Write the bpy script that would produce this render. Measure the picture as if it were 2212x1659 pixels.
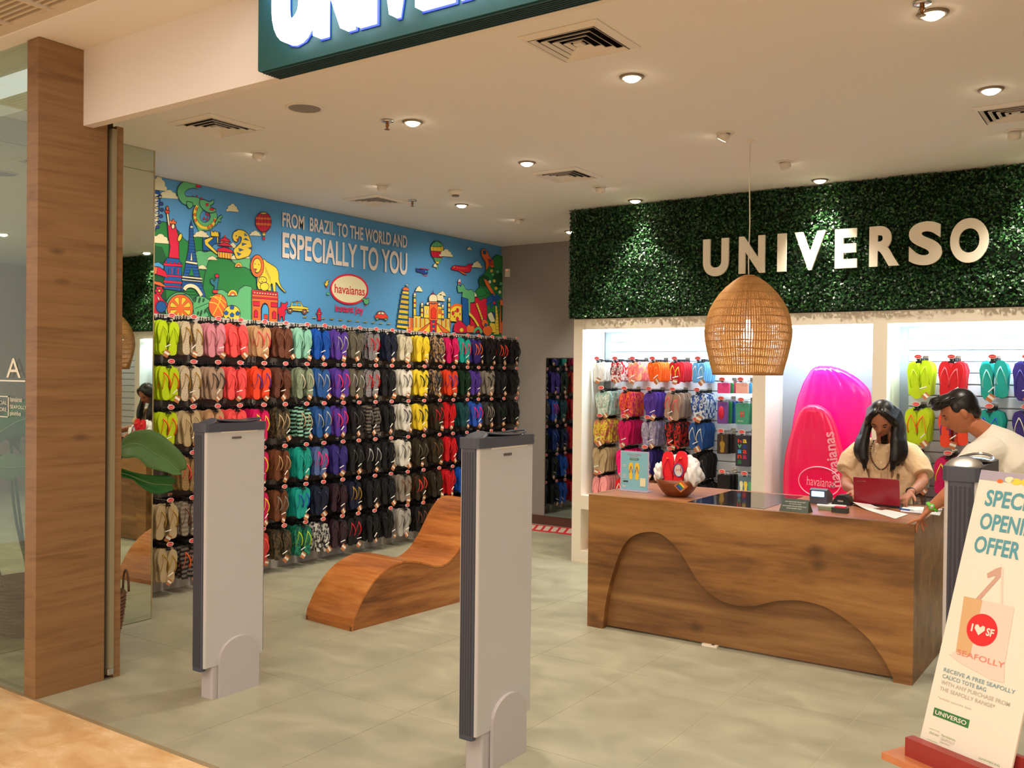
import bpy, bmesh, math, random
import numpy as np
from mathutils import Matrix, Vector
random.seed(7); rng = np.random.default_rng(7)
PI = math.pi
for o in list(bpy.data.objects): bpy.data.objects.remove(o)
SC = bpy.context.scene
COL = SC.collection

# ---------------------------------------------------------------- camera
W, H, CAMZ = 2212, 1659, 1.65
YAW, PIT, ROL, FPX = 0.603499, -0.0102588, 0.010764, 2036.8
cy, sy = math.cos(YAW), math.sin(YAW)
fw = np.array([-sy*math.cos(PIT), cy*math.cos(PIT), math.sin(PIT)])
rt0 = np.array([cy, sy, 0.]); up0 = np.cross(rt0, fw)
rt = rt0*math.cos(ROL)+up0*math.sin(ROL); up = -rt0*math.sin(ROL)+up0*math.cos(ROL)
cam = bpy.data.cameras.new('camera'); camo = bpy.data.objects.new('camera', cam); COL.objects.link(camo)
cam.sensor_width = 36; cam.lens = FPX/W*36; cam.clip_start = 0.05
camo.matrix_world = Matrix(((rt[0], up[0], -fw[0], 0), (rt[1], up[1], -fw[1], 0), (rt[2], up[2], -fw[2], CAMZ), (0, 0, 0, 1)))
SC.camera = camo

# ---------------------------------------------------------------- world, exposure
def lin(c): return tuple((x/255/12.92 if x/255 <= .04045 else ((x/255+.055)/1.055)**2.4) for x in c)
wd = bpy.data.worlds.new('mall_ambience'); SC.world = wd; wd.use_nodes = True
wd.node_tree.nodes['Background'].inputs[0].default_value = (1.0, .93, .82, 1)
wd.node_tree.nodes['Background'].inputs[1].default_value = .60
SC.view_settings.view_transform = 'Standard'; SC.view_settings.look = 'None'
SC.view_settings.gamma = 1; SC.view_settings.use_curve_mapping = False
SC.view_settings.exposure = 0.62
CEIL = 3.10
WARM = (1.0, .89, .73); COOL = (.62, .82, 1.0)
def light(name, kind, loc, energy, color, target=None, **k):
    l = bpy.data.lights.new(name, kind); l.energy = energy; l.color = color
    for a, b in k.items(): setattr(l, a, b)
    o = bpy.data.objects.new(name, l); COL.objects.link(o); o.location = loc
    if target is not None:
        o.rotation_euler = (Vector(target)-Vector(loc)).to_track_quat('-Z', 'Y').to_euler()
    return o
DOWN = [(-3.58, 4.155), (-3.60, 5.374), (-4.97, 6.418), (-2.14, 4.10), (-.77, 4.03), (-.725, 5.243), (-3.607, 7.0), (-2.088, 6.98), (-4.937, 8.17), (-.70, 7.0)]
TILT = [((-4.94, 4.19), (-6.2, 4.6, 1.6)), ((-4.968, 5.424), (-6.2, 5.9, 1.5)), ((-4.946, 7.276), (-6.2, 7.6, 1.5)), ((-3.584, 6.356), (-3.5, 7.4, 1.4)),
        ((-2.161, 5.344), (-3.6, 5.6, .6)), ((-2.114, 6.265), (-1.9, 7.4, 1.3)), ((-.727, 6.183), (-1.0, 7.4, 1.3))]
for x, y in DOWN:
    light('downlight_lamp', 'SPOT', (x, y, CEIL-.03), 62 if y < 6.9 else 75, WARM, (x, y+.0, 0), spot_size=math.radians(100 if y < 6.9 else 80), spot_blend=.7, shadow_soft_size=.05)
for (x, y), t in TILT:
    light('tilted_lamp', 'SPOT', (x, y, CEIL-.05), 95 if x < -4 else 60, WARM, t, spot_size=math.radians(105 if x < -4 else 75), spot_blend=1.0, shadow_soft_size=.05)
light('mall_fill_near', 'AREA', (-2.2, -.8, 3.9), 150, (1, .89, .76), (-2.4, -.4, 0), shape='RECTANGLE', size=7, size_y=3)  # added area fill emulating the mall's ambient light on the facade
light('mall_fill_far', 'AREA', (1.5, -4.5, 3.9), 135, (1, .90, .78), (0, 1.0, 1.2), shape='RECTANGLE', size=6, size_y=3)  # second added fill, from behind the camera, with no fixture of its own
for x0, x1, e in ((-4.15, -2.7, 13), (-2.5, -1.8, 8), (-1.6, -.32, 13)):
    light('alcove_strip_lamp', 'AREA', ((x0+x1)/2, 7.30, 2.02), e, COOL, ((x0+x1)/2, 7.56, 1.55), shape='RECTANGLE', size=x1-x0, size_y=.04)

# ---------------------------------------------------------------- pixel rays (the photograph is 2212 x 1659)
def ray(x, y): return fw+rt*(x-W/2)/FPX-up*(y-H/2)/FPX
C0 = np.array([0, 0, CAMZ])
def onz(x, y, z=0.): d = ray(x, y); return C0+d*(z-CAMZ)/d[2]
def onx(x, y, X): d = ray(x, y); return C0+d*X/d[0]
def ony(x, y, Y): d = ray(x, y); return C0+d*Y/d[1]

# ---------------------------------------------------------------- materials
MATS = {}
def nt(name):
    m = bpy.data.materials.new(name); m.use_nodes = True
    n = m.node_tree.nodes; b = n['Principled BSDF']; return m, n, m.node_tree.links, b
def mat(name, rgb, rough=.5, metal=0, spec=.5, bump=0, bscale=60, vary=0, vscale=8, emit=None, estr=0, trans=0, alpha=1, sub=0, coat=0, ior=1.45):
    if name in MATS: return MATS[name]
    m, n, l, b = nt(name); c = lin(rgb)+(1,)
    b.inputs['Base Color'].default_value = c; b.inputs['Roughness'].default_value = rough
    b.inputs['Metallic'].default_value = metal; b.inputs['Specular IOR Level'].default_value = spec
    b.inputs['Transmission Weight'].default_value = trans; b.inputs['Alpha'].default_value = alpha
    b.inputs['IOR'].default_value = ior; b.inputs['Coat Weight'].default_value = coat
    if sub: b.inputs['Subsurface Weight'].default_value = sub; b.inputs['Subsurface Radius'].default_value = (.02, .01, .005)
    if emit: b.inputs['Emission Color'].default_value = lin(emit)+(1,); b.inputs['Emission Strength'].default_value = estr
    if vary or bump:
        tc = n.new('ShaderNodeTexCoord')
    if vary:
        no = n.new('ShaderNodeTexNoise'); no.inputs['Scale'].default_value = vscale; no.inputs['Detail'].default_value = 4
        l.new(tc.outputs['Object'], no.inputs['Vector'])
        mx = n.new('ShaderNodeMix'); mx.data_type = 'RGBA'
        mx.inputs['A'].default_value = tuple(max(0, v*(1-vary)) for v in c[:3])+(1,)
        mx.inputs['B'].default_value = tuple(min(1, v*(1+vary)) for v in c[:3])+(1,)
        l.new(no.outputs['Fac'], mx.inputs['Factor']); l.new(mx.outputs['Result'], b.inputs['Base Color'])
    if bump:
        nb = n.new('ShaderNodeTexNoise'); nb.inputs['Scale'].default_value = bscale
        l.new(tc.outputs['Object'], nb.inputs['Vector'])
        bp = n.new('ShaderNodeBump'); bp.inputs['Strength'].default_value = bump; bp.inputs['Distance'].default_value = .01
        l.new(nb.outputs['Fac'], bp.inputs['Height']); l.new(bp.outputs['Normal'], b.inputs['Normal'])
    MATS[name] = m; return m
def wood(name, dark, mid, lite, scale=(1, 12, 12), rough=.4, knots=True, big=1.0, con=(.38, .92)):
    if name in MATS: return MATS[name]
    m, n, l, b = nt(name)
    tc = n.new('ShaderNodeTexCoord'); mp = n.new('ShaderNodeMapping'); mp.inputs['Scale'].default_value = scale
    l.new(tc.outputs['Object'], mp.inputs['Vector'])
    a = n.new('ShaderNodeTexNoise'); a.inputs['Scale'].default_value = .9*big; a.inputs['Detail'].default_value = 8; a.inputs['Distortion'].default_value = 1.1
    f = n.new('ShaderNodeTexNoise'); f.inputs['Scale'].default_value = 9*big; f.inputs['Detail'].default_value = 4
    l.new(mp.outputs[0], a.inputs['Vector']); l.new(mp.outputs[0], f.inputs['Vector'])
    ad = n.new('ShaderNodeMath'); ad.operation = 'MULTIPLY_ADD'; ad.inputs[1].default_value = .28
    l.new(f.outputs['Fac'], ad.inputs[0]); l.new(a.outputs['Fac'], ad.inputs[2])
    r = n.new('ShaderNodeValToRGB'); e = r.color_ramp.elements
    e[0].position = con[0]; e[0].color = lin(dark)+(1,); e[1].position = con[1]; e[1].color = lin(lite)+(1,)
    x = e.new(.62); x.color = lin(mid)+(1,)
    l.new(ad.outputs[0], r.inputs[0]); out = r.outputs[0]
    if knots:
        mk = n.new('ShaderNodeMapping'); mk.inputs['Scale'].default_value = tuple(1.6+(.12*s) for s in scale)
        l.new(tc.outputs['Object'], mk.inputs['Vector'])
        v = n.new('ShaderNodeTexVoronoi'); v.inputs['Scale'].default_value = 1.3; l.new(mk.outputs[0], v.inputs['Vector'])
        kr = n.new('ShaderNodeMapRange'); kr.inputs['From Min'].default_value = .03; kr.inputs['From Max'].default_value = .14
        kr.inputs['To Min'].default_value = .75; kr.inputs['To Max'].default_value = 0
        l.new(v.outputs['Distance'], kr.inputs['Value'])
        mx = n.new('ShaderNodeMix'); mx.data_type = 'RGBA'; mx.inputs['B'].default_value = tuple(x*.55 for x in lin(dark))+(1,)
        l.new(kr.outputs[0], mx.inputs['Factor']); l.new(out, mx.inputs['A']); out = mx.outputs['Result']
    l.new(out, b.inputs['Base Color']); b.inputs['Roughness'].default_value = rough
    MATS[name] = m; return m

WHITE = mat('white_paint', (232, 226, 214), .6, bump=.03, bscale=200)
CEILM = mat('ceiling_paint', (236, 233, 226), .9)
FACIA = mat('bulkhead_paint', (226, 220, 212), .8)
GREYWALL = mat('grey_wall_paint', (150, 143, 137), .8, vary=.08, vscale=5)
WHITEL = mat('white_laminate', (238, 230, 212), .45)
BLACK = mat('black_plastic', (22, 22, 24), .35)
DKGREY = mat('dark_grey_plastic', (62, 64, 72), .45)
LTGREY = mat('pale_grey_plastic', (186, 180, 180), .5)
CHROME = mat('chrome', (210, 210, 215), .15, metal=1)
STEEL = mat('brushed_steel', (150, 145, 130), .35, metal=1)
REDSIGN = mat('sign_red', (222, 30, 40), .4)
SIGNW = mat('sign_white', (240, 225, 215), .4)
PAPER = mat('paper_white', (236, 234, 230), .7)
TAGM = mat('price_card', (178, 108, 62), .7, vary=.25, vscale=12)
TAGW = mat('price_sticker', (228, 220, 205), .6)
MIRROR = mat('mirror_glass', (206, 214, 200), .015, metal=1)
DUCT = mat('duct_dark', (28, 26, 34), .8)
VENTM = mat('vent_paint', (232, 226, 216), .6)
LAMPON = mat('lamp_glow', (255, 240, 215), .5, emit=(255, 232, 200), estr=22)
LEDM = mat('led_strip_glow', (230, 240, 255), .5, emit=(215, 235, 255), estr=6)

# ---------------------------------------------------------------- mesh building
def tag(o, label=None, cat=None, group=None, kind=None):
    if label: o['label'] = label
    if cat: o['category'] = cat
    if group: o['group'] = group
    if kind: o['kind'] = kind
    return o
def thing(name, label, cat, loc=(0, 0, 0), rz=0, group=None):
    o = bpy.data.objects.new(name, None); COL.objects.link(o); o.location = loc; o.rotation_euler = (0, 0, rz)
    o.empty_display_size = .05
    return tag(o, label, cat, group)
def wmat(o):
    m = Matrix.LocRotScale(o.location, o.rotation_euler, o.scale)
    return wmat(o.parent) @ m if o.parent else m
class MB:
    def __init__(s): s.v = []; s.f = []; s.m = []; s.mats = []
    def mi(s, m):
        if m not in s.mats: s.mats.append(m)
        return s.mats.index(m)
    def add(s, v, f, m):
        k = len(s.v); s.v += [tuple(float(c) for c in p) for p in v]; i = s.mi(m)
        for q in f: s.f.append(tuple(int(a)+k for a in q)); s.m.append(i)
        return s
    def box(s, a, b, m):
        x0, y0, z0 = a; x1, y1, z1 = b
        v = [(x0, y0, z0), (x1, y0, z0), (x1, y1, z0), (x0, y1, z0), (x0, y0, z1), (x1, y0, z1), (x1, y1, z1), (x0, y1, z1)]
        return s.add(v, [(0, 3, 2, 1), (4, 5, 6, 7), (0, 1, 5, 4), (1, 2, 6, 5), (2, 3, 7, 6), (3, 0, 4, 7)], m)
    def rbox(s, a, b, m, r=.01, axis=2):   # box with rounded vertical (axis) edges
        ax = [i for i in range(3) if i != axis]
        x0, x1 = sorted((a[ax[0]], b[ax[0]])); y0, y1 = sorted((a[ax[1]], b[ax[1]]))
        pts = []
        for cx, cyy, st in ((x1-r, y1-r, 0), (x0+r, y1-r, 90), (x0+r, y0+r, 180), (x1-r, y0+r, 270)):
            for k in range(4):
                t = math.radians(st+30*k); pts.append((cx+r*math.cos(t), cyy+r*math.sin(t)))
        return s.prism([(p[0], p[1]) for p in pts], lambda u, w, h: tuple({ax[0]: u, ax[1]: w, axis: h}[i] for i in range(3)), a[axis], b[axis], m)
    def prism(s, poly, fr, h0, h1, m, side=None):
        n = len(poly); v = [fr(p[0], p[1], h0) for p in poly]+[fr(p[0], p[1], h1) for p in poly]
        s.add(v, [tuple(range(n))[::-1], tuple(range(n, 2*n))], m)
        k = len(s.v)-2*n; i = s.mi(side or m)
        for a in range(n):
            b = (a+1) % n; s.f.append((k+a, k+b, k+n+b, k+n+a)); s.m.append(i)
        return s
    def tube(s, pts, r, m, n=6, close=False):
        pts = [np.array(p, float) for p in pts]; N = len(pts)
        rs = r if hasattr(r, '__len__') else [r]*N
        v = []; pu = None
        for i, p in enumerate(pts):
            d = pts[min(i+1, N-1)]-pts[max(i-1, 0)] if not close else pts[(i+1) % N]-pts[i-1]
            d = d/(np.linalg.norm(d)+1e-9)
            if pu is None:
                a = np.array([0, 0, 1.]) if abs(d[2]) < .9 else np.array([1., 0, 0])
            else: a = pu
            u = np.cross(np.cross(d, a), d); u /= np.linalg.norm(u)+1e-9; w = np.cross(d, u); pu = u
            rr = rs[i]; ra, rb = rr if hasattr(rr, '__len__') else (rr, rr)
            for k in range(n):
                t = 2*PI*k/n; v.append(p+u*ra*math.cos(t)+w*rb*math.sin(t))
        f = []
        for i in range(N if close else N-1):
            j = (i+1) % N
            for k in range(n): f.append((i*n+k, i*n+(k+1) % n, j*n+(k+1) % n, j*n+k))
        if not close: f += [tuple(range(n))[::-1], tuple((N-1)*n+k for k in range(n))]
        return s.add(v, f, m)
    def lathe(s, prof, c, m, n=24, fr=None):
        v = []; f = []; N = len(prof)
        for r, z in prof:
            for k in range(n): t = 2*PI*k/n; v.append((c[0]+r*math.cos(t), c[1]+r*math.sin(t), c[2]+z))
        for i in range(N-1):
            for k in range(n): f.append((i*n+k, i*n+(k+1) % n, (i+1)*n+(k+1) % n, (i+1)*n+k))
        if prof[0][0] > 1e-4: f.append(tuple(range(n))[::-1])
        if prof[-1][0] > 1e-4: f.append(tuple((N-1)*n+k for k in range(n)))
        return s.add(v, f, m)
    def ell(s, c, r, m, n=14, k=9, rot=None):
        v = []; f = []
        for i in range(k+1):
            a = PI*i/k
            for j in range(n):
                t = 2*PI*j/n; p = np.array([r[0]*math.sin(a)*math.cos(t), r[1]*math.sin(a)*math.sin(t), r[2]*math.cos(a)])
                if rot is not None: p = rot @ p
                v.append(p+np.array(c))
        for i in range(k):
            for j in range(n): f.append((i*n+j, (i+1)*n+j, (i+1)*n+(j+1) % n, i*n+(j+1) % n))
        return s.add(v, f, m)
    def mesh(s, name, smooth=False):
        me = bpy.data.meshes.new(name); me.from_pydata(s.v, [], s.f)
        for m in s.mats: me.materials.append(m)
        me.polygons.foreach_set('material_index', s.m)
        if smooth: me.polygons.foreach_set('use_smooth', [True]*len(s.f))
        me.validate(); me.update(); return me
    def build(s, name, parent=None, smooth=False, local=False, **k):
        if parent is not None and not local:
            M = np.array(wmat(parent).inverted()); V = np.array(s.v) @ M[:3, :3].T+M[:3, 3]; s.v = [tuple(p) for p in V]
        o = bpy.data.objects.new(name, s.mesh(name, smooth)); COL.objects.link(o)
        if parent is not None: o.parent = parent
        return tag(o, **k)
def solid(name, parent, m, *boxes, **k):
    b = MB()
    for a, c in boxes: b.box(a, c, m)
    return b.build(name, parent, **k)
def struct(name, m, *boxes, parent=None): return solid(name, parent, m, *boxes, kind='structure')
def catmull(pts, k=6, closed=False):
    P = [np.array(p, float) for p in pts]; n = len(P); out = []
    for i in range(n if closed else n-1):
        if closed: a, b, c, d = P[i-1], P[i], P[(i+1) % n], P[(i+2) % n]
        else: a, b, c, d = P[max(i-1, 0)], P[i], P[i+1], P[min(i+2, n-1)]
        for j in range(k):
            t = j/k; out.append(.5*((2*b)+(c-a)*t+(2*a-5*b+4*c-d)*t*t+(-a+3*b-3*c+d)*t**3))
    if not closed: out.append(P[-1])
    return out
TXT = {}
def textmesh(s, off=0., ext=0., res=3, space=1.):
    key = (s, off, ext, res, space)
    if key not in TXT:
        c = bpy.data.curves.new('t', 'FONT'); c.body = s; c.size = 1; c.offset = off; c.extrude = ext; c.resolution_u = res; c.space_character = space
        o = bpy.data.objects.new('t', c); me = o.to_mesh()
        v = np.array([tuple(q.co) for q in me.vertices]); f = [tuple(p.vertices) for p in me.polygons]
        o.to_mesh_clear(); bpy.data.objects.remove(o); bpy.data.curves.remove(c)
        TXT[key] = (v, f)
    return TXT[key]
def text(mb, s, o, ex, ey, w, h, m, off=0., ext=0., space=1., res=3, depth=0.):
    """letters fitted into a w x h box whose lower left corner is o; depth>0 makes raised letters"""
    v, f = textmesh(s, off, .5 if depth else 0, res, space)
    lo, hi = v.min(0), v.max(0); o, ex, ey = (np.array(a, float) for a in (o, ex, ey)); nz = np.cross(ex, ey)
    u = (v[:, 0]-lo[0])/(hi[0]-lo[0])*w; t = (v[:, 1]-lo[1])/(hi[1]-lo[1])*h; d = (v[:, 2]+.5)*depth if depth else v[:, 2]*0
    mb.add(o+np.outer(u, ex)+np.outer(t, ey)+np.outer(d, nz), f, m)
    return mb
EX, EY, EZ = np.eye(3)

# ================================================================ THE SETTING
XM = -6.2          # mural wall
YB = 8.75          # grey wall at the back
YR = 7.18          # front of the alcove wall
YG = 2.53          # shop front line
def floor_mat(name, a, b_, c, sc, rough):
    m, n, l, b = nt(name); tc = n.new('ShaderNodeTexCoord'); g = n.new('ShaderNodeNewGeometry')
    mp = n.new('ShaderNodeMapping'); mp.inputs['Scale'].default_value = sc; l.new(g.outputs['Position'], mp.inputs[0])
    no = n.new('ShaderNodeTexNoise'); no.inputs['Scale'].default_value = 1.0; no.inputs['Detail'].default_value = 7; no.inputs['Distortion'].default_value = .6
    l.new(mp.outputs[0], no.inputs['Vector'])
    r = n.new('ShaderNodeValToRGB'); e = r.color_ramp.elements
    e[0].position = .3; e[0].color = lin(a)+(1,); e[1].position = .7; e[1].color = lin(c)+(1,); x = e.new(.5); x.color = lin(b_)+(1,)
    l.new(no.outputs['Fac'], r.inputs[0]); l.new(r.outputs[0], b.inputs['Base Color'])
    rr = n.new('ShaderNodeMapRange'); rr.inputs['To Min'].default_value = rough-.08; rr.inputs['To Max'].default_value = rough+.1
    l.new(no.outputs['Fac'], rr.inputs['Value']); l.new(rr.outputs[0], b.inputs['Roughness'])
    MATS[name] = m; return m
TILE = floor_mat('shop_floor_tile', (148, 146, 126), (160, 157, 135), (172, 168, 145), (3.2, 5, 1), .38)
GROUT = mat('floor_grout', (196, 188, 165), .8)
MALLT = floor_mat('mall_marble', (206, 164, 112), (222, 184, 134), (234, 204, 160), (5, 9, 1), .25)
fl = struct('floor', GROUT, ((-6.4, YG+.004, -.1), (2.2, YB+.2, -.0015)))
tiles = MB().rbox((.0015, .0015, -.01), (.5985, 1.1985, 0), TILE, r=.003).mesh('floor_tile')
for i in range(-11, 4):
    for j in range(-1, 5):
        x = -3.0+.6*i+3.0-.6*0; y = 3.48+1.2*j
        x = -6.6+.6*(i+11)
        if x > 2.0 or y > YB: continue
        o = bpy.data.objects.new('floor_tile', tiles); COL.objects.link(o); o.location = (x, max(y, YG+.006) if y < YG else y, 0); o.parent = fl
        if y < YG: o.scale = (1, (3.48-YG-.006)/1.2, 1)
mallf = struct('floor_mall', MALLT, ((-9, -8, -.1), (5, YG-.02, .0)))
struct('threshold_strip', mat('threshold_metal', (168, 150, 118), .4, metal=.3), ((-9, YG-.02, -.1), (5, YG+.004, .001)))
mt = MB().rbox((.001, .001, -.01), (.799, .799, 0.0015), MALLT, r=.003).mesh('mall_floor_tile')
for i in range(-11, 5):
    for j in range(1, 7):
        o = bpy.data.objects.new('floor_tile', mt); COL.objects.link(o); o.location = (i*.8, YG-.022-.8*j, 0); o.parent = mallf
VENTS = [(-2.11, 3.55), (-4.62, 3.60), (-3.575, 5.85), (-5.46, 5.88), (-.67, 5.74)]
bx_ = sorted({-6.4, 2.2} | {round(v[0]+d, 4) for v in VENTS for d in (-.165, .165)}); by_ = sorted({2.80, YB+.2} | {round(v[1]+d, 4) for v in VENTS for d in (-.165, .165)})
cells = []
for xa, xb in zip(bx_, bx_[1:]):
    for ya, yb in zip(by_, by_[1:]):
        if not any(abs((xa+xb)/2-v[0]) < .16 and abs((ya+yb)/2-v[1]) < .16 for v in VENTS): cells.append(((xa, ya, CEIL), (xb, yb, CEIL+.1)))
struct('ceiling', CEILM, *cells)
struct('ceiling_bulkhead', FACIA, ((-4.61, 2.757, 2.91), (2.2, 2.812, 3.5)))
struct('ceiling_soffit', CEILM, ((-9, 2.43, 3.30), (2.2, 2.757, 3.38)), ((-9, 2.42, 3.295), (2.2, 2.50, 3.40)))
struct('ceiling_mall', mat('mall_ceiling_paint', (224, 206, 182), .9), ((-9, -7.4, 4.2), (5, 2.43, 4.3)), ((-9, 2.36, 3.40), (5, 2.44, 4.2)))
struct('wall_left', GREYWALL, ((-6.32, 3.79, 0), (XM, YB+.1, CEIL)))
struct('wall_back', GREYWALL, ((-6.3, YB, 0), (-3.9, YB+.12, CEIL)))
struct('wall_alcove', WHITEL, ((-4.28, 7.60, 0), (2.2, 7.75, CEIL)), ((-4.28, YR+.02, 2.10), (2.2, 7.6, CEIL)), ((-4.28, YR+.4, 0), (-4.2, YB, CEIL)))
struct('wall_right', mat('right_wall_paint', (176, 160, 140), .8), ((2.1, 2.8, 0), (2.2, 7.6, CEIL)))
struct('wall_mirror_block', WHITE, ((XM-.1, 2.62, 0), (-5.515, 3.79, CEIL)))
struct('wall_opposite', mat('opposite_shop_wall', (150, 128, 104), .8), ((-9, -7.5, 0), (5, -7.4, 4.2)))
struct('wall_display_end', mat('display_wall', (178, 176, 156), .8), ((-8.2, YG, 0), (-8.1, 4.2, 3.3)), ((-8.2, 4.1, 0), (-6.3, 4.2, 3.3)))
solid('baseboard_back', None, mat('skirting_brown', (92, 62, 50), .6), ((-6.15, YB-.015, 0), (-4.3, YB, .10)), kind='structure')
# opposite shop: lit fascia and dark window seen only as reflections
t = thing('shop_fascia', 'lit shop front across the mall, seen only as a reflection in the glass', 'shop front', (-3, -7.38, 0))
solid('lit_fascia', t, mat('lit_fascia_panel', (255, 240, 210), .5, emit=(255, 226, 180), estr=3.0), ((-8.5, -7.39, 2.7), (4.5, -7.33, 3.1)))
solid('shop_window', t, mat('shop_window_dark', (92, 62, 74), .2), ((-8.5, -7.39, .2), (4.5, -7.35, 2.5)))

# mall ceiling grille
t = thing('ceiling_grille', 'cream slatted air grille in the mall ceiling above the wooden column', 'air grille', (-4.4, 2.0, 3.3))
GR = mat('grille_paint', (214, 200, 178), .6)
b = MB()
for k in range(26): b.box((-6.0, 2.37-k*.033-.013, 3.31), (-3.2, 2.37-k*.033, 3.35), GR)
b.build('slat', t, kind='stuff')
for k in range(9): solid('cross_bar', t, GR, ((-6.0+k*.35, 1.50, 3.30), (-5.975+k*.35, 2.37, 3.35)))
solid('frame', t, GR, ((-6.0, 2.37, 3.30), (-3.2, 2.42, 3.42)), ((-3.25, 1.5, 3.30), (-3.2, 2.37, 3.42)))
solid('backing', t, DUCT, ((-6.0, 1.5, 3.42), (-3.2, 2.37, 3.44)))

# column, sliding door track
OAKC = wood('column_wood', (116, 84, 50), (136, 100, 62), (150, 114, 74), (4, 1.5, 26), .45)
t = thing('wooden_column', 'tall thin wood-clad column standing between the display window and the entrance', 'column', (-4.655, 2.71, 0))
solid('cladding', t, OAKC, ((-4.712, 2.52, 0), (-4.607, 2.892, 3.298)))
solid('rear_cladding', t, OAKC, ((-4.712, 2.945, 0), (-4.607, 2.985, 2.95)))
solid('core', t, mat('door_slot_dark', (54, 34, 24), .7), ((-4.70, 2.892, 0), (-4.64, 2.945, 3.1)))
t = thing('sliding_door_rail', 'vertical brushed steel door rail set in the back of the wooden column', 'door rail', (-4.62, 2.93, 0))
solid('rail', t, mat('rail_metal', (150, 140, 112), .4, metal=.2), ((-4.64, 2.915, .02), (-4.598, 2.942, 2.93)))
b = MB().rbox((-4.60, 2.90, .03), (-4.585, 2.935, .06), CHROME, r=.004); b.build('bolt', t)

# display window glass
m, n, l, bb = nt('window_glass'); out = n['Material Output']
tr = n.new('ShaderNodeBsdfTransparent'); tr.inputs[0].default_value = (.86, .93, .88, 1); gl = n.new('ShaderNodeBsdfGlossy'); gl.inputs['Roughness'].default_value = .02
lw_ = n.new('ShaderNodeLayerWeight'); pw = n.new('ShaderNodeMath'); pw.operation = 'POWER'; pw.inputs[1].default_value = 3.0; l.new(lw_.outputs['Facing'], pw.inputs[0])
fr_ = n.new('ShaderNodeMath'); fr_.operation = 'MULTIPLY_ADD'; fr_.inputs[1].default_value = .5; fr_.inputs[2].default_value = .03; l.new(pw.outputs[0], fr_.inputs[0]); ms = n.new('ShaderNodeMixShader')
l.new(fr_.outputs[0], ms.inputs[0]); l.new(tr.outputs[0], ms.inputs[1]); l.new(gl.outputs[0], ms.inputs[2]); l.new(ms.outputs[0], out.inputs[0]); GLASS = m
t = thing('window_1', None, None, (-5.5, 2.535, 0)); t['kind'] = 'structure'
solid('pane', t, GLASS, ((-8.1, 2.53, .03), (-4.712, 2.542, 3.30)))
b = MB(); d = PAPER
DEC = mat('window_decal', (226, 224, 206), .6)
text(b, 'A', (-4.915, 2.527, 1.605), EX, EZ, .14, .10, DEC); b.box((-5.6, 2.526, 1.585), (-4.73, 2.528, 1.593), DEC)
b.build('lettering', t)
b = MB()
text(b, 'havaianas', (-4.875, 2.527, 1.482), EX, EZ, .115, .026, DEC); text(b, 'SEAFOLLY', (-4.875, 2.527, 1.447), EX, EZ, .16, .018, DEC)
text(b, 'pininho', (-4.875, 2.527, 1.405), EX, EZ, .105, .03, DEC)
for q in (((-5.2, 2.526, 1.40), (-4.89, 2.528, 1.405)), ((-5.2, 2.526, 1.505), (-4.89, 2.528, 1.51)), ((-4.895, 2.526, 1.40), (-4.89, 2.528, 1.51))): b.box(*q, DEC)
text(b, 'OFFICIAL', (-5.06, 2.527, 1.465), EX, EZ, .15, .02, DEC); text(b, 'STORE', (-5.02, 2.527, 1.43), EX, EZ, .11, .02, DEC)
b.build('lettering', t)

# big mirror panels
t = thing('wall_mirror', 'tall floor-to-ceiling wall mirror behind the wooden column, left of the flip-flops', 'mirror', (-5.5, 3.2, 0))
for z0, z1 in ((.004, 2.955), (2.958, CEIL-.002)): solid('mirror_panel', t, MIRROR, ((-5.514, 2.64, z0), (-5.5, 3.788, z1)))
solid('edge_trim', t, mat('mirror_edge', (170, 150, 110), .4), ((-5.53, 3.788, .004), (-5.497, 3.794, CEIL-.002)))
t = thing('narrow_mirror', 'narrow dark mirror on the grey back wall beside the white alcove frame', 'mirror', (-5.1, YB-.02, .1))
solid('glass', t, mat('tinted_mirror', (150, 160, 165), .03, metal=1), ((-5.56, YB-.02, .10), (-4.6, YB-.012, 1.825)))
solid('frame', t, mat('mirror_frame', (60, 50, 46), .5), ((-5.57, YB-.014, .09), (-4.59, YB-.001, 1.835)))
t = thing('wall_switch', 'small white control panel high on the grey back wall', 'switch', (-6.1, YB-.01, 2.8))
b = MB().rbox((-6.13, YB-.02, 2.75), (-6.075, YB, 2.84), WHITEL, r=.006, axis=1); b.build('plate', t)
solid('indicator', t, mat('indicator_red', (255, 60, 40), .4, emit=(255, 60, 40), estr=1.5), ((-6.108, YB-.024, 2.82), (-6.1, YB-.02, 2.828)))

# hazard tape on floor
q = [onz(1140, 1131.7), onz(1250, 1142.8), onz(1250, 1157.9), onz(1140, 1144.8)]
TR = mat('tape_red', (200, 40, 48), .5); TW = mat('tape_white', (205, 185, 170), .5)
t = thing('hazard_tape', 'red and white striped warning tape laid on the floor by the back wall', 'floor tape', tuple(onz(1195, 1145)))
def qq(u, v): p = (1-v)*((1-u)*q[0]+u*q[1])+v*((1-u)*q[3]+u*q[2]); return (p[0], p[1], 0)
b = MB(); P = [qq(0, 0), qq(1, 0), qq(1, 1), qq(0, 1)]; b.add(P+[(p[0], p[1], .002) for p in P], [(3, 2, 1, 0), (4, 5, 6, 7), (0, 1, 5, 4), (1, 2, 6, 5), (2, 3, 7, 6), (3, 0, 4, 7)], TR); b.build('tape', t)
b = MB()
for k in range(7):
    u = k*.15
    P = [qq(u+.07, .12), qq(min(u+.17, 1), .12), qq(min(u+.10, 1), .82), qq(u, .82)]
    b.add([(p[0], p[1], .0025) for p in P], [(3, 2, 1, 0)], TW)
b.build('stripe', t)

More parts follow.
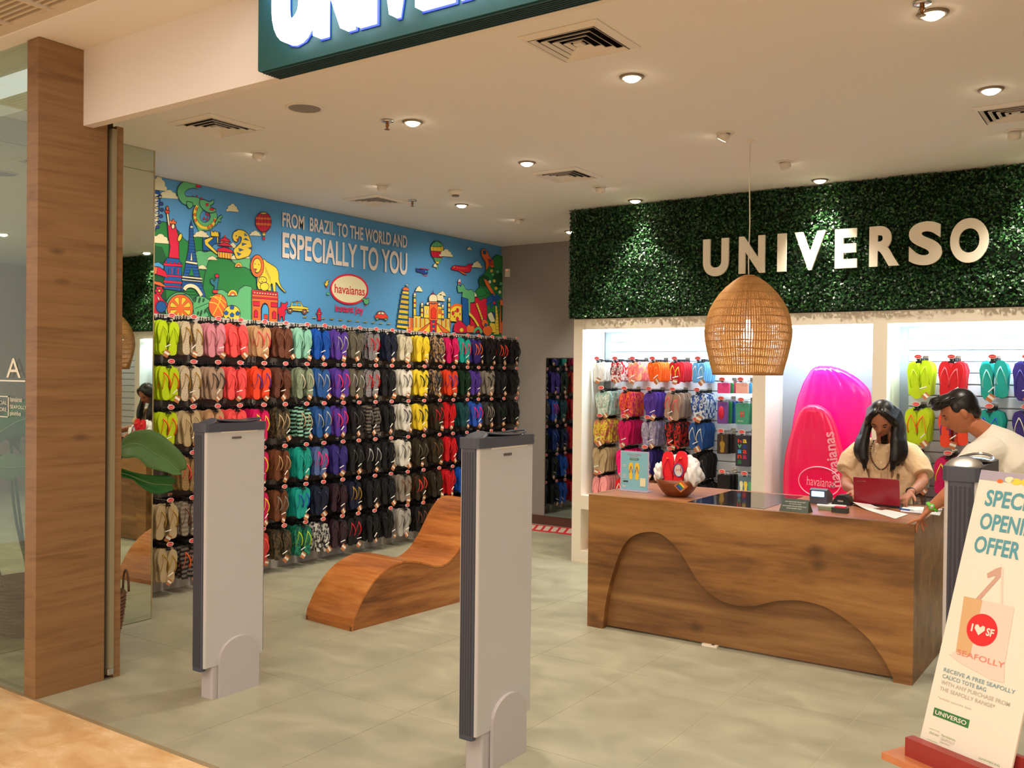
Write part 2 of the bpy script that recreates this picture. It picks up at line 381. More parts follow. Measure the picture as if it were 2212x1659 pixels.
# ---------------------------------------------------------------- facade sign with lit letters
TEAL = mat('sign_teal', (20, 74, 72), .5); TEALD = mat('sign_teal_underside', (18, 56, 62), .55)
t = thing('shop_sign', 'dark green box sign with glowing white letters above the entrance', 'sign', (-1.2, 2.70, 2.9))
b = MB().rbox((-3.13, 2.645, 2.90), (.9, 2.756, 3.62), TEAL, r=.012, axis=1); b.build('box', t)
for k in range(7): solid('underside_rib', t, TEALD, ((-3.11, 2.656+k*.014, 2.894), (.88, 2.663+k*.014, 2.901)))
LET = mat('lit_letter', (245, 248, 255), .4, emit=(225, 235, 255), estr=3.2); HALO = mat('letter_halo_blue', (24, 50, 150), .4, emit=(24, 60, 200), estr=.45)
for ch, x0, x1 in (('U', -2.992, -2.775), ('N', -2.752, -2.565), ('I', -2.538, -2.455), ('V', -2.43, -2.262), ('E', -2.23, -2.08), ('R', -2.05, -1.87), ('S', -1.85, -1.68), ('O', -1.66, -1.45)):
    b = MB(); text(b, ch, (x0, 2.643, 2.965), EX, EZ, x1-x0, .40, LET, off=.045, depth=.048, res=6); o = b.build('letter', t)
    b = MB(); text(b, ch, (x0-.004, 2.6435, 2.957), EX, EZ, x1-x0+.016, .410, HALO, off=.05, depth=.004, res=4); b.build('letter_halo', o)  # blue glow around the letter, made as a larger emissive outline
light('sign_halo', 'AREA', (-2.3, 2.60, 3.2), 2.0, (.3, .5, 1), (-2.3, 2.7, 3.0), shape='RECTANGLE', size=1.6, size_y=.2)

# ---------------------------------------------------------------- ceiling fixtures
def where(x, y):
    a = 'left' if x < -4.2 else ('middle' if x < -2.8 else ('right' if x < -1.4 else 'far right'))
    return a
VX = [(-2.11, 3.55, 'large square ceiling air diffuser nearest the entrance, right of the green sign'), (-4.62, 3.60, 'square ceiling air diffuser over the left entrance, near the round speaker'),
      (-3.575, 5.85, 'square ceiling air diffuser at the middle of the ceiling, before the hedge'), (-5.46, 5.88, 'square ceiling air diffuser close above the mural lettering'), (-.67, 5.74, 'square ceiling air diffuser cut by the right edge of the picture')]
for x, y, lab in VX:
    t = thing('air_diffuser', lab, 'air vent', (x, y, CEIL), group='square ceiling air diffusers')
    def ring(h0, z0, h1, z1, m, name):
        v = [(x+sx*h0, y+sy_*h0, CEIL+z0) for sx, sy_ in ((-1, -1), (1, -1), (1, 1), (-1, 1))]+[(x+sx*h1, y+sy_*h1, CEIL+z1) for sx, sy_ in ((-1, -1), (1, -1), (1, 1), (-1, 1))]
        v2 = [(a, c, d-.003) for a, c, d in v]
        f = [(i, (i+1) % 4, 4+(i+1) % 4, 4+i) for i in range(4)]
        f = [tuple(q[::-1]) for q in f]+[tuple(a+8 for a in q) for q in f]+[(i, (i+1) % 4, 8+(i+1) % 4, 8+i) for i in range(4)]+[(4+i, 12+i, 12+(i+1) % 4, 4+(i+1) % 4) for i in range(4)]
        MB().add(v+v2, f, m).build(name, t)
    ring(.197, -.001, .165, -.012, VENTM, 'flange')
    solid('duct', t, DUCT, ((x-.165, y-.165, CEIL+.10), (x+.165, y+.165, CEIL+.11)), ((x-.165, y-.165, CEIL), (x-.160, y+.165, CEIL+.1)), ((x+.160, y-.165, CEIL), (x+.165, y+.165, CEIL+.1)), ((x-.16, y-.165, CEIL), (x+.16, y-.160, CEIL+.1)), ((x-.16, y+.160, CEIL), (x+.16, y+.165, CEIL+.1)))
    for k in range(4): ring(.158-.036*k, -.014, .145-.036*k, -.003, VENTM, 'louver')
    solid('centre_plate', t, VENTM, ((x-.02, y-.02, CEIL-.014), (x+.02, y+.02, CEIL-.004)))
ordn = ['first', 'second', 'third', 'fourth', 'fifth', 'sixth', 'seventh', 'eighth', 'ninth', 'tenth', 'eleventh', 'twelfth', 'thirteenth', 'fourteenth', 'fifteenth', 'sixteenth', 'seventeenth', 'eighteenth', 'nineteenth', 'twentieth', 'twenty-first']
DLAB = ['lit round downlight beside the sprinkler, left part of the ceiling', 'lit round downlight just left of the middle ceiling diffuser', 'lit round downlight below the smoke detector', 'lit round downlight right of the large entrance diffuser',
        'lit round downlight at the top right beside a sprinkler', 'lit round downlight near the right picture edge, above the right diffuser', 'lit round downlight over the left end of the hedge', 'lit round downlight over the hedge above the middle letters', 'lit round downlight far back at the left end of the hedge', 'lit round downlight over the hedge beyond the right picture edge']
TRIM = mat('downlight_trim', (150, 138, 122), .35, metal=.4)
for (x, y), lab in zip(DOWN, DLAB):
    t = thing('downlight', lab, 'ceiling light', (x, y, CEIL), group='round ceiling downlights')
    b = MB().lathe([(.043, -.006), (.046, -.010), (.055, -.008), (.062, 0)], (x, y, CEIL), TRIM, 24); b.build('trim_ring', t, smooth=True)
    b = MB().lathe([(.0, -.026), (.022, -.023), (.036, -.015), (.043, -.004)], (x, y, CEIL), LAMPON, 20); b.build('bulb', t, smooth=True)
SLAB = ['tilted spotlight left of the mural balloon, nearest the entrance', 'tilted spotlight above the mural lettering', 'tilted spotlight at the far end of the mural', 'tilted spotlight just behind the middle ceiling diffuser', 'tilted spotlight left of the pendant lamp cord', 'tilted spotlight right of the pendant lamp cord', 'tilted spotlight at the right picture edge below the diffuser']
for ((x, y), tg), lab in zip(TILT, SLAB):
    t = thing('tilted_spotlight', lab, 'ceiling light', (x, y, CEIL), group='tilted ceiling spotlights')
    b = MB().lathe([(.030, -.002), (.038, -.008), (.052, -.006), (.054, 0)], (x, y, CEIL), VENTM, 24); b.build('trim_ring', t, smooth=True)
    d = np.array(tg)-np.array([x, y, CEIL]); d[2] = -abs(d[2])*.9; d /= np.linalg.norm(d); c = np.array([x, y, CEIL-.002])
    MB().tube([c-d*.004, c+d*.02, c+d*.042], [.034, .036, .036], VENTM, 18).build('lamp_head', t, smooth=True)
    MB().tube([c+d*.0425, c+d*.044], [.026, .026], LAMPON, 16).build('bulb', t)
t = thing('ceiling_speaker', 'round grey speaker grille in the ceiling behind the green sign', 'speaker', (-3.896, 3.618, CEIL))
MB().lathe([(.088, -.004), (.096, -.008), (.104, -.005), (.106, 0)], (-3.896, 3.618, CEIL), VENTM, 36).build('rim', t, smooth=True)
MB().lathe([(0, -.0065), (.06, -.006), (.088, -.004)], (-3.896, 3.618, CEIL), mat('speaker_mesh', (150, 144, 140), .7, bump=.5, bscale=400), 36).build('grille', t)
def sprinkler(x, y, lab):
    t = thing('sprinkler', lab, 'sprinkler', (x, y, CEIL), group='ceiling sprinklers')
    MB().lathe([(.034, -.003), (.034, -.012), (.02, -.014), (0, -.014)], (x, y, CEIL), CHROME, 20).build('escutcheon', t, smooth=True)
    b = MB().lathe([(.008, -.012), (.010, -.03), (.006, -.04), (.006, -.052), (.016, -.053), (.016, -.056), (0, -.056)], (x, y, CEIL), mat('sprinkler_brass', (150, 110, 70), .3, metal=1), 14)
    for s in (-1, 1): b.tube([(x+s*.006, y, CEIL-.02), (x+s*.013, y, CEIL-.035), (x, y, CEIL-.052)], .002, CHROME, 5)
    b.build('nozzle', t)
sprinkler(-3.676, 4.047, 'chrome ceiling sprinkler beside the left lit downlight'); sprinkler(-.78, 3.88, 'chrome ceiling sprinkler at the top right, above a downlight')
sprinkler(-5.18, 6.02, 'small ceiling sprinkler beside the diffuser over the mural')
t = thing('smoke_detector', 'white smoke detector on the ceiling above a lit downlight', 'smoke detector', (-4.624, 5.892, CEIL))
MB().lathe([(.052, 0), (.054, -.014), (.045, -.03), (.028, -.038), (0, -.04)], (-4.624, 5.892, CEIL), WHITEL, 24).build('housing', t, smooth=True)
MB().lathe([(.030, -.037), (.030, -.046), (0, -.048)], (-4.624, 5.892, CEIL), mat('detector_grey', (120, 110, 104), .5), 18).build('sensor', t)

# ---------------------------------------------------------------- hedge wall with letters
LEAFM = []
for nm, c in (('hedge_leaf_dark', (22, 58, 30)), ('hedge_leaf_mid', (34, 82, 38)), ('hedge_leaf_light', (58, 112, 50))):
    LEAFM.append(mat(nm, c, .38, spec=.6))
struct('wall_hedge_backing', mat('hedge_backing', (14, 30, 18), .9), ((-4.275, YR-.01, 2.143), (2.1, YR+.02, CEIL-.002)))
def hedge():
    N = 52000
    X = rng.uniform(-4.29, 1.2, N); Z = rng.uniform(2.15, 3.095, N); D = rng.uniform(0, .05, N)+.018*np.sin(X*9+Z*7)*np.sin(Z*13-X*4)+.012
    Yp = YR-.012-np.clip(D, 0.004, .075)
    side = rng.random(N) < .045; X[side] = -4.285-rng.uniform(0, .035, side.sum()); Yp[side] = YR+rng.uniform(-.05, .02, side.sum())
    c = np.stack([X, Yp, Z], 1)
    nrm = rng.normal(0, .75, (N, 3)); nrm[:, 1] -= 1.0; nrm[:, 2] += .45; nrm[side, 0] -= 1.6; nrm /= np.linalg.norm(nrm, axis=1)[:, None]
    r = rng.normal(0, 1, (N, 3)); u = np.cross(nrm, r); u /= np.linalg.norm(u, axis=1)[:, None]; w = np.cross(nrm, u)
    L = rng.uniform(.009, .016, N)[:, None]; Wd = L*.55
    v = np.stack([c-u*L, c+w*Wd+nrm*.002, c+u*L, c-w*Wd+nrm*.002], 1).reshape(-1, 3)
    f = np.arange(4*N, dtype=np.int32)
    me = bpy.data.meshes.new('artificial_hedge'); me.vertices.add(4*N); me.vertices.foreach_set('co', v.ravel().astype(np.float32))
    me.loops.add(4*N); me.loops.foreach_set('vertex_index', f); me.polygons.add(N)
    me.polygons.foreach_set('loop_start', np.arange(N, dtype=np.int32)*4); me.polygons.foreach_set('loop_total', np.full(N, 4, np.int32))
    for q in LEAFM: me.materials.append(q)
    me.polygons.foreach_set('material_index', rng.choice([0, 1, 2], N, p=[.45, .4, .15]).astype(np.int32)); me.update()
    o = bpy.data.objects.new('artificial_hedge', me); COL.objects.link(o)
    tag(o, 'artificial dark green box hedge covering the wall behind the white letters', 'hedge', kind='stuff')
hedge()
t = thing('wall_lettering', 'large cream letters UNIVERSO fixed on the green hedge wall', 'lettering', (-2.03, YR-.08, 2.43))
LC = mat('letter_cream', (244, 236, 216), .5)
U0 = [('U', 1523, 1594), ('N', 1598, 1654), ('I', 1681, 1700), ('V', 1718, 1785), ('E', 1805, 1853), ('R', 1879, 1944), ('S', 1964, 2036), ('O', 2053, 2136)]
for ch, a, c in U0:
    b = MB()
    if ch == 'U': a, c = 1521, 1576
    xa, xc = ony(a, 560, YR-.10)[0], ony(c, 560, YR-.10)[0]
    z0 = 2.452 if ch not in 'USO' else 2.444; h = .288 if ch not in 'SO' else .304
    if ch == 'U': h = .296
    text(b, ch, (xa, YR-.105, z0), EX, EZ, xc-xa, h, LC, off=.045 if ch != 'I' else .03, depth=.02, res=8)
    b.build('letter', t)

# ---------------------------------------------------------------- white alcove frame
ALM = WHITEL
t = thing('alcove_unit', 'white built-in wall unit with three lit alcoves below the hedge', 'shelving unit', (-1.7, YR, 0))
FR = [(-4.29, -4.20), (-2.652, -2.547), (-1.746, -1.646), (-.30, -.20), (1.1, 1.2)]
for x0, x1 in FR: solid('upright', t, ALM, ((x0, YR, 0), (x1, 7.60, 2.05)))
solid('top_beam', t, ALM, ((-4.29, YR, 2.05), (1.2, 7.6, 2.142)))
for (_, x0), (x1, _) in zip(FR, FR[1:]):
    solid('shelf', t, ALM, ((x0, YR, .47), (x1, 7.6, .592))); solid('base', t, ALM, ((x0, YR, 0), (x1, 7.6, .103)))
    solid('led_strip', t, LEDM, ((x0+.01, 7.235, 2.03), (x1-.01, 7.26, 2.048)))
    if x0 < -2.6 or x0 > -1.7:
        for k in range(17):
            z = .60+k*.0845
            b = MB().rbox((x0+.07, 7.575, z), (x1-.004, 7.592, z+.076), mat('slat_white', (226, 228, 228), .45), r=.004, axis=0); b.build('slat', t)
solid('back_panel', t, mat('slat_gap', (150, 155, 160), .7), ((-4.2, 7.59, .592), (1.1, 7.6, 2.05)))

# ================================================================ PRINTED MURAL
SKY = (84, 152, 206)
INK = (34, 38, 60)
PCOL = {'s': SKY, 'k': INK, 'w': (232, 226, 186), 'W': (226, 214, 206), 'g': (38, 130, 66), 'G': (98, 182, 124), 'r': (214, 30, 62), 'R': (226, 60, 40), 'o': (236, 110, 48), 'y': (236, 206, 64),
        'b': (28, 92, 164), 'B': (36, 66, 150), 't': (40, 120, 140), 'p': (206, 40, 90), 'n': (150, 96, 60), 'd': (22, 88, 50), 'c': (70, 160, 214)}
def pm(c): return mat('print_'+{'k': 'ink', 'w': 'cream', 'W': 'white', 's': 'sky', 'g': 'green', 'G': 'mint', 'r': 'crimson', 'R': 'red', 'o': 'orange', 'y': 'yellow', 'b': 'blue', 'B': 'navy', 't': 'teal', 'p': 'pink', 'n': 'brown', 'd': 'dark_green', 'c': 'light_blue'}[c], PCOL[c], .5)
MY0, MY1, MZ0, MZ1 = 3.80, 8.745, 2.075, 3.095
def c1(x, y): p = onx(320+x/4.609, 360+y/4.609, XM+.004); return (p[1], p[2])
def c2(x, y): p = onx(700+x/5.027, 440+y/5.027, XM+.004); return (p[1], p[2])
def clip(poly):
    for ax, lim, sg in ((0, MY0, 1), (0, MY1, -1), (1, MZ0, 1), (1, MZ1, -1)):
        out = []
        for i, p in enumerate(poly):
            q = poly[(i+1) % len(poly)]; a = sg*(p[ax]-lim); b = sg*(q[ax]-lim)
            if a >= 0: out.append(p)
            if a*b < 0: t = a/(a-b); out.append((p[0]+(q[0]-p[0])*t, p[1]+(q[1]-p[1])*t))
        poly = out
        if len(poly) < 3: return []
    return poly
mural = thing('wall_mural', 'blue printed mural of world landmarks, animals and slogan lettering above the flip-flops', 'mural', (XM, 6.3, 2.6))
solid('backing_sheet', mural, pm('s'), ((XM, MY0, MZ0), (XM+.004, MY1, MZ1)))
LAY = [0]
class Art:
    """one printed motif: polygons of flat ink in stacked thin layers, coordinates given in a crop of the photograph"""
    def __init__(s, name, f): s.b = MB(); s.n = name; s.f = f; s.k = LAY[0]; s.cv = lambda p: [f(*q) for q in p]
    def flat(s, pts, c):
        p = clip(list(pts))
        if len(p) >= 3:
            s.k += 1; x = XM+.0042+.00012*s.k
            A = sum(p[i][0]*p[(i+1) % len(p)][1]-p[(i+1) % len(p)][0]*p[i][1] for i in range(len(p)))
            if A < 0: p = p[::-1]
            s.b.add([(x, a, b) for a, b in p], [tuple(range(len(p)))], pm(c))
        return s
    def line(s, P, w, c, closed=True):
        n = len(P); x = XM+.0042+.00012*(s.k+1); s.k += 1
        P = [np.array(p) for p in P]; L = []
        for i in range(n):
            a = P[i-1] if closed or i else P[i]; d = P[(i+1) % n] if closed or i < n-1 else P[i]
            t = d-a; t = t/(np.linalg.norm(t)+1e-9); L.append((P[i]+np.array([-t[1], t[0]])*w/2, P[i]-np.array([-t[1], t[0]])*w/2))
        for i in range(n if closed else n-1):
            j = (i+1) % n; q = clip([tuple(L[i][0]), tuple(L[i][1]), tuple(L[j][1]), tuple(L[j][0])])
            if len(q) >= 3:
                A = sum(q[m][0]*q[(m+1) % len(q)][1]-q[(m+1) % len(q)][0]*q[m][1] for m in range(len(q)))
                if A < 0: q = q[::-1]
                s.b.add([(x, a, b) for a, b in q], [tuple(range(len(q)))], pm(c))
        return s
    def poly(s, pts, c, ol=.006, sm=0, oc='k'):
        P = s.cv(pts)
        if sm: P = [tuple(p) for p in catmull(P, sm, True)]
        s.flat(P, c)
        if ol: s.line(P, ol, oc)
        return s
    def oval(s, x, y, rx, ry, c, ol=.006, a0=0, a1=360, n=20, oc='k', rot=0):
        cr, sr = math.cos(math.radians(rot)), math.sin(math.radians(rot)); pts = []
        for k in range(n+(a1-a0 < 360)):
            t = math.radians(a0+(a1-a0)*k/n); u, v = rx*math.cos(t), -ry*math.sin(t); pts.append((x+u*cr-v*sr, y+u*sr+v*cr))
        if a1-a0 < 360: pts.append((x, y))
        return s.poly(pts, c, ol, oc=oc)
    def stroke(s, pts, w, c, sm=4, ol=0.):
        P = [tuple(p) for p in catmull(s.cv(pts), sm)]
        if ol: s.line(P, w+ol*2, 'k', False)
        return s.line(P, w, c, False)
    def done(s):
        LAY[0] = max(LAY[0], min(s.k, LAY[0]+3)); s.b.build(s.n, mural)
def cloud(f, x0, y0, x1, y1, c='w'):
    a = Art('cloud', f); w = x1-x0; h = y1-y0; sl = .22*w*.0+h*.25
    bumps = [(.12, .78, .13, .16), (.30, .52, .18, .30), (.52, .36, .20, .34), (.72, .58, .17, .28), (.88, .84, .13, .16)]
    for col, e in (('k', 3.0), (c, 0)):
        for u, v, rx, ry in bumps: a.oval(x0+u*w, y0+v*h, rx*w+e, ry*h+e, col, 0, n=14)
        a.poly([(x0+.02*w-e, y0+.80*h), (x0+.5*w, y0+.45*h), (x1-.0*w+e, y0+.86*h), (x1+e, y1+e*.9), (x0-e, y0+.86*h+e*.9)], col, 0)
    a.done()
# hills
a = Art('green_hills', c1)
a.poly([(40, 620), (80, 565), (150, 545), (230, 575), (300, 640), (350, 710), (385, 742), (420, 742), (440, 690), (540, 700), (560, 850), (600, 1000), (640, 1200), (640, 1560), (40, 1560)], 'g')
a.poly([(40, 780), (140, 800), (180, 900), (170, 1100), (200, 1560), (40, 1560)], 'd', 0)
a.poly([(450, 860), (520, 835), (560, 850), (620, 838), (680, 870), (700, 960), (600, 980), (560, 1030), (500, 1010), (478, 940)], 'G', sm=3)
a.poly([(830, 925), (880, 900), (960, 893), (1015, 915), (1015, 1030), (900, 1010)], 'G', sm=3)
a.poly([(580, 1000), (600, 940), (660, 910), (740, 903), (810, 925), (870, 970), (900, 1002), (960, 1000), (1020, 1030), (1070, 1110), (1085, 1190), (1060, 1300), (960, 1540), (560, 1540), (540, 1250), (560, 1080)], 'g')
a.poly([(620, 1500), (660, 1300), (690, 1228), (740, 1222), (780, 1250), (830, 1270), (885, 1285), (905, 1220), (960, 1183), (1020, 1193), (1040, 1225), (1040, 1560), (620, 1560)], 'G')
a.done()
# ferris wheel
a = Art('ferris_wheel', c1)
a.poly([(40, 235), (110, 240), (120, 330), (105, 470), (95, 560), (75, 640), (40, 640)], 'b')
for k in range(7): a.poly([(66, 268+k*50), (104, 280+k*50), (70, 300+k*50)], 'w', 0); a.poly([(66, 318-14+k*50), (102, 290+14+k*50), (90, 322+k*50)], 'w' if k % 2 else 'y', 0)
for x, y in ((118, 298), (130, 370), (134, 430), (126, 494), (108, 552), (92, 600)): a.oval(x, y, 17, 17, 'B')
a.done()
for q in ((20, 85, 185, 245), (100, 228, 298, 322), (20, 668, 213, 768), (776, 368, 896, 452), (1008, 636, 1118, 690), (448, 634, 600, 704), (585, 890, 682, 930), (488, 978, 578, 1020), (800, 755, 878, 812), (820, 880, 880, 925), (950, 880, 1005, 915)): cloud(c1, *q)
# statue with torch
a = Art('torch_statue', c1)
a.poly([(186, 905), (304, 918), (316, 950), (336, 975), (336, 1000), (170, 985), (150, 975), (160, 945), (172, 930)], 'b')
a.poly([(158, 985), (330, 1000), (330, 1085), (320, 1240), (150, 1215), (160, 1080)], 'b')
for q in ((150, 960, 334, 985), (158, 1072, 332, 1092), (150, 1130, 330, 1155), (146, 1180, 330, 1195)): a.poly([(q[0], q[1]), (q[2], q[1]+14), (q[2], q[3]+12), (q[0], q[3])], 'r', .003)
for k in range(4): a.oval(172+k*42, 952+k*3, 9, 9, 'r', .003); a.poly([(196+k*30, 1010), (206+k*30, 1010), (206+k*30, 1072), (196+k*30, 1070)], 'r' if k % 2 else 'B', .002)
a.poly([(186, 575), (200, 555), (230, 560), (262, 580), (280, 640), (300, 700), (300, 790), (302, 916), (198, 905), (212, 800), (196, 700)], 'r')
for k in range(4): a.stroke([(220+k*18, 660+k*10), (228+k*16, 780), (224+k*18, 890)], .004, 'p')
a.poly([(176, 470), (196, 468), (206, 550), (212, 590), (190, 580)], 'w'); a.poly([(160, 432), (206, 436), (200, 470), (168, 466)], 'R'); a.oval(184, 416, 13, 22, 'o')
a.poly([(205, 570), (206, 528), (226, 548), (242, 520), (256, 548), (276, 545), (264, 575)], 'o'); a.oval(240, 596, 17, 26, 'w'); a.oval(308, 706, 19, 42, 'y', rot=20)
a.done()
# iron lattice tower
a = Art('lattice_tower', c1)
a.poly([(425, 528), (433, 570), (442, 600), (446, 700), (462, 830), (482, 960), (508, 1085), (535, 1180), (568, 1295), (535, 1295), (500, 1215), (460, 1175), (400, 1172), (350, 1235), (322, 1240), (345, 1090), (372, 950), (398, 830), (406, 700), (408, 600), (418, 570)], 'b')
for y in range(640, 1290, 30):
    u = (y-560)/740; a.stroke([(425-14-u*70, y), (425+14+u*105, y+8)], .003, 'k', 1)
a.poly([(424, 850), (436, 935), (412, 935)], 'w'); a.poly([(425, 1000), (452, 1090), (398, 1082)], 'g'); a.poly([(412, 590), (438, 592), (438, 612), (412, 610)], 'w', .003)
a.poly([(370, 938), (480, 955), (480, 976), (366, 958)], 'w', .004); a.poly([(335, 1088), (530, 1108), (530, 1126), (333, 1106)], 'w', .004); a.poly([(330, 1118), (530, 1138), (530, 1150), (330, 1132)], 'w', .004)
a.stroke([(352, 1225), (375, 1195), (420, 1185), (470, 1205), (505, 1250), (525, 1285)], .028, 'w', 4, .003)
a.done()
a = Art('toucan_and_flowers', c1)
a.poly([(40, 960), (100, 950), (150, 985), (150, 1020), (40, 1000)], 'c'); a.poly([(40, 990), (110, 1000), (170, 1045), (195, 1110), (120, 1085), (40, 1065)], 'r'); a.poly([(40, 995), (90, 1000), (80, 1070), (40, 1065)], 'o')
a.poly([(40, 1135), (120, 1150), (180, 1200), (120, 1190), (40, 1165)], 'o'); a.poly([(40, 1290), (100, 1265), (150, 1330), (190, 1380), (110, 1460), (40, 1470)], 'r', sm=3)
for k in range(6): a.oval(105+26*math.cos(k*1.047), 1235+28*math.sin(k*1.047), 16, 18, 'r', .003)
a.oval(105, 1235, 15, 15, 'y'); a.poly([(78, 1290), (108, 1310), (98, 1340)], 'w'); a.oval(122, 1396, 52, 58, 'b')
a.done()
a = Art('orange_slice', c1); a.oval(312, 1412, 148, 162, 'G', n=32); a.oval(314, 1414, 130, 144, 'o', n=32)
for k in range(8):
    t = PI/8+k*PI/4; u = lambda r, d: (314+r*math.cos(t+d), 1414-r*1.1*math.sin(t+d)); a.poly([u(30, 0), u(100, -.26), u(110, 0), u(100, .26)], 'y', .004)
a.done()
a = Art('monstera_leaf', c1); a.poly([(452, 1470), (440, 1380), (455, 1310), (500, 1287), (560, 1300), (590, 1320), (625, 1330), (630, 1380), (590, 1400), (570, 1430), (600, 1480), (560, 1500), (450, 1500)], 'G', sm=3)
for q in (((460, 1415), (540, 1380), (615, 1350)),): a.stroke(q, .005, 'd')
for x, y, r_ in ((465, 1325, 30), (505, 1330, 30), (545, 1330, 20), (520, 1460, 35), (560, 1440, 24), (490, 1460, 20)): a.oval(x, y, 9, r_, 'd', .002, rot=15)
a.done()
a = Art('basketball', c1); a.oval(690, 1388, 92, 122, 'o', n=28)
a.stroke([(640, 1290), (700, 1330), (770, 1420)], .008, 'y'); a.stroke([(600, 1350), (680, 1370), (740, 1480)], .008, 'y'); a.stroke([(720, 1275), (700, 1360), (640, 1480)], .008, 'y'); a.stroke([(610, 1300), (690, 1300), (775, 1360)], .006, 'y'); a.done()
a = Art('rooster', c1); a.poly([(612, 1128), (640, 1112), (652, 1150), (668, 1108), (700, 1092), (690, 1160), (682, 1222), (650, 1238), (655, 1190), (625, 1170)], 't', sm=2); a.oval(680, 1088, 21, 20, 'r'); a.poly([(640, 1225), (690, 1230), (684, 1262), (636, 1258)], 'R'); a.done()
a = Art('soccer_ball', c1); a.oval(828, 1465, 84, 84, 'y', n=28)
for x, y in ((828, 1400), (770, 1455), (885, 1460), (828, 1475), (790, 1520)): a.poly([(x-22, y-4), (x, y-24), (x+24, y-4), (x+14, y+22), (x-16, y+20)], 'b', .004)
a.done()
for x, y, r_ in ((835, 1285, 48), (893, 1000, 36)):
    a = Art('rainbow', c1); a.oval(x, y, r_, r_*1.25, 'y', .004, 0, 180); a.oval(x, y, r_*.66, r_*.8, 'o', .003, 0, 180); a.oval(x, y, r_*.36, r_*.42, 'w', .003, 0, 180); a.done()
# dragon
a = Art('dragon', c1)
sp = [(330, 215), (345, 290), (400, 320), (440, 300), (480, 300), (520, 320), (350, 200), (375, 190)]
for x, y in ((330, 250), (345, 215), (365, 200), (395, 190), (385, 305), (430, 300), (475, 295), (515, 315), (540, 330), (545, 515), (575, 520), (590, 480), (570, 470)): a.poly([(x-9, y+14), (x+4, y-16), (x+14, y+12)], 'r', .003)
a.stroke([(490, 185), (430, 172), (365, 190), (322, 235), (322, 285), (355, 335), (420, 345), (480, 350), (505, 400), (480, 450), (472, 510), (500, 570), (560, 598), (620, 570), (645, 510), (635, 460)], .062, 'G', 5, .004)
a.stroke([(480, 390), (458, 440), (455, 500), (478, 560), (520, 600), (580, 610), (640, 570), (662, 520)], .024, 'y', 4, .003)
for x, y in ((470, 420), (455, 480), (462, 535), (620, 590), (590, 606), (655, 540)): a.oval(x, y, 13, 13, 'o', .003)
a.poly([(460, 205), (480, 158), (524, 210)], 'r'); a.poly([(510, 330), (560, 335), (600, 352), (640, 330), (642, 368), (606, 392), (625, 410), (662, 425), (655, 455), (600, 462), (560, 445), (520, 410), (500, 370)], 'G', sm=2)
a.poly([(560, 370), (590, 365), (585, 395), (565, 395)], 'r', .003); a.poly([(600, 412), (650, 422), (640, 440), (600, 436)], 'r', .002)
a.poly([(370, 350), (430, 360), (430, 400), (400, 420), (380, 400)], 'G', sm=2); a.poly([(650, 560), (690, 500), (720, 480), (730, 505), (705, 520), (715, 560), (690, 545), (665, 590)], 'G', sm=1)
a.poly([(470, 590), (510, 615), (560, 625), (490, 640)], 'G', 0); a.done()
a = Art('great_wall', c1)
a.poly([(538, 720), (620, 700), (700, 700), (720, 760), (650, 770), (600, 840), (538, 830)], 'b'); a.poly([(552, 728), (620, 700), (645, 712), (588, 758), (690, 862), (672, 874), (560, 780)], 'y'); a.poly([(676, 700), (690, 700), (692, 764), (678, 760)], 'y')
a.poly([(616, 640), (630, 640), (630, 650), (650, 652), (650, 640), (668, 642), (668, 652), (690, 650), (698, 700), (620, 694)], 'y'); a.poly([(698, 650), (712, 660), (708, 720), (698, 704)], 'b'); a.done()
a = Art('pagoda', c1)
a.poly([(686, 845), (826, 862), (820, 922), (690, 905)], 'y'); a.poly([(716, 740), (792, 750), (800, 800), (705, 790)], 'o')
for k in range(5): a.poly([(700+k*26, 852+k*2), (708+k*26, 853+k*2), (708+k*26, 910+k*2), (700+k*26, 906+k*2)], 'o', .002)
for q in (((752, 700), (800, 730), (814, 752), (700, 738), (716, 722)), ((745, 755), (800, 770), (832, 800), (682, 785), (700, 770)), ((745, 800), (815, 825), (846, 862), (668, 842), (690, 815))): a.poly(q, 'r')
a.poly([(748, 704), (755, 675), (764, 704)], 'R', .003); a.done()
a = Art('tiger', c1)
a.poly([(832, 690), (850, 648), (895, 628), (950, 642), (995, 690), (1018, 760), (1024, 820), (1005, 880), (960, 905), (880, 922), (856, 880), (842, 830), (880, 790), (915, 750), (920, 705), (895, 700), (886, 745), (858, 748), (836, 722)], 'y', sm=3)
for q in (((950, 660), (985, 690), (950, 690)), ((965, 710), (1000, 740), (940, 725)), ((925, 760), (975, 770), (925, 790)), ((890, 810), (945, 830), (900, 845)), ((870, 850), (920, 870), (890, 890)), ((1020, 800), (985, 810), (1018, 830))): a.poly(q, 'b', .002)
a.oval(868, 690, 7, 6, 'k', 0); a.poly([(868, 722), (890, 715), (880, 744)], 'R', .003); a.poly([(850, 650), (860, 630), (878, 640)], 'b', .003); a.done()
a = Art('hot_air_balloon', c1)
a.poly([(1085, 610), (1195, 612), (1160, 665), (1130, 662)], 'o'); a.oval(1140, 552, 80, 98, 'r', n=28); a.poly([(1068, 500), (1212, 506), (1218, 535), (1062, 528)], 'o', .003); a.poly([(1062, 555), (1220, 562), (1214, 592), (1068, 586)], 'o', .003); a.oval(1140, 466, 36, 12, 'y')
for k in (-50, -25, 0, 25, 50): a.stroke([(1140+k*.5, 460), (1140+k*1.4, 552), (1140+k*.5, 655)], .003, 'k', 3)
a.poly([(1128, 662), (1160, 666), (1155, 690), (1132, 688)], 'y', .004); a.poly([(1130, 700), (1154, 702), (1152, 732), (1132, 730)], 'r', .004); a.done()
a = Art('lion', c1)
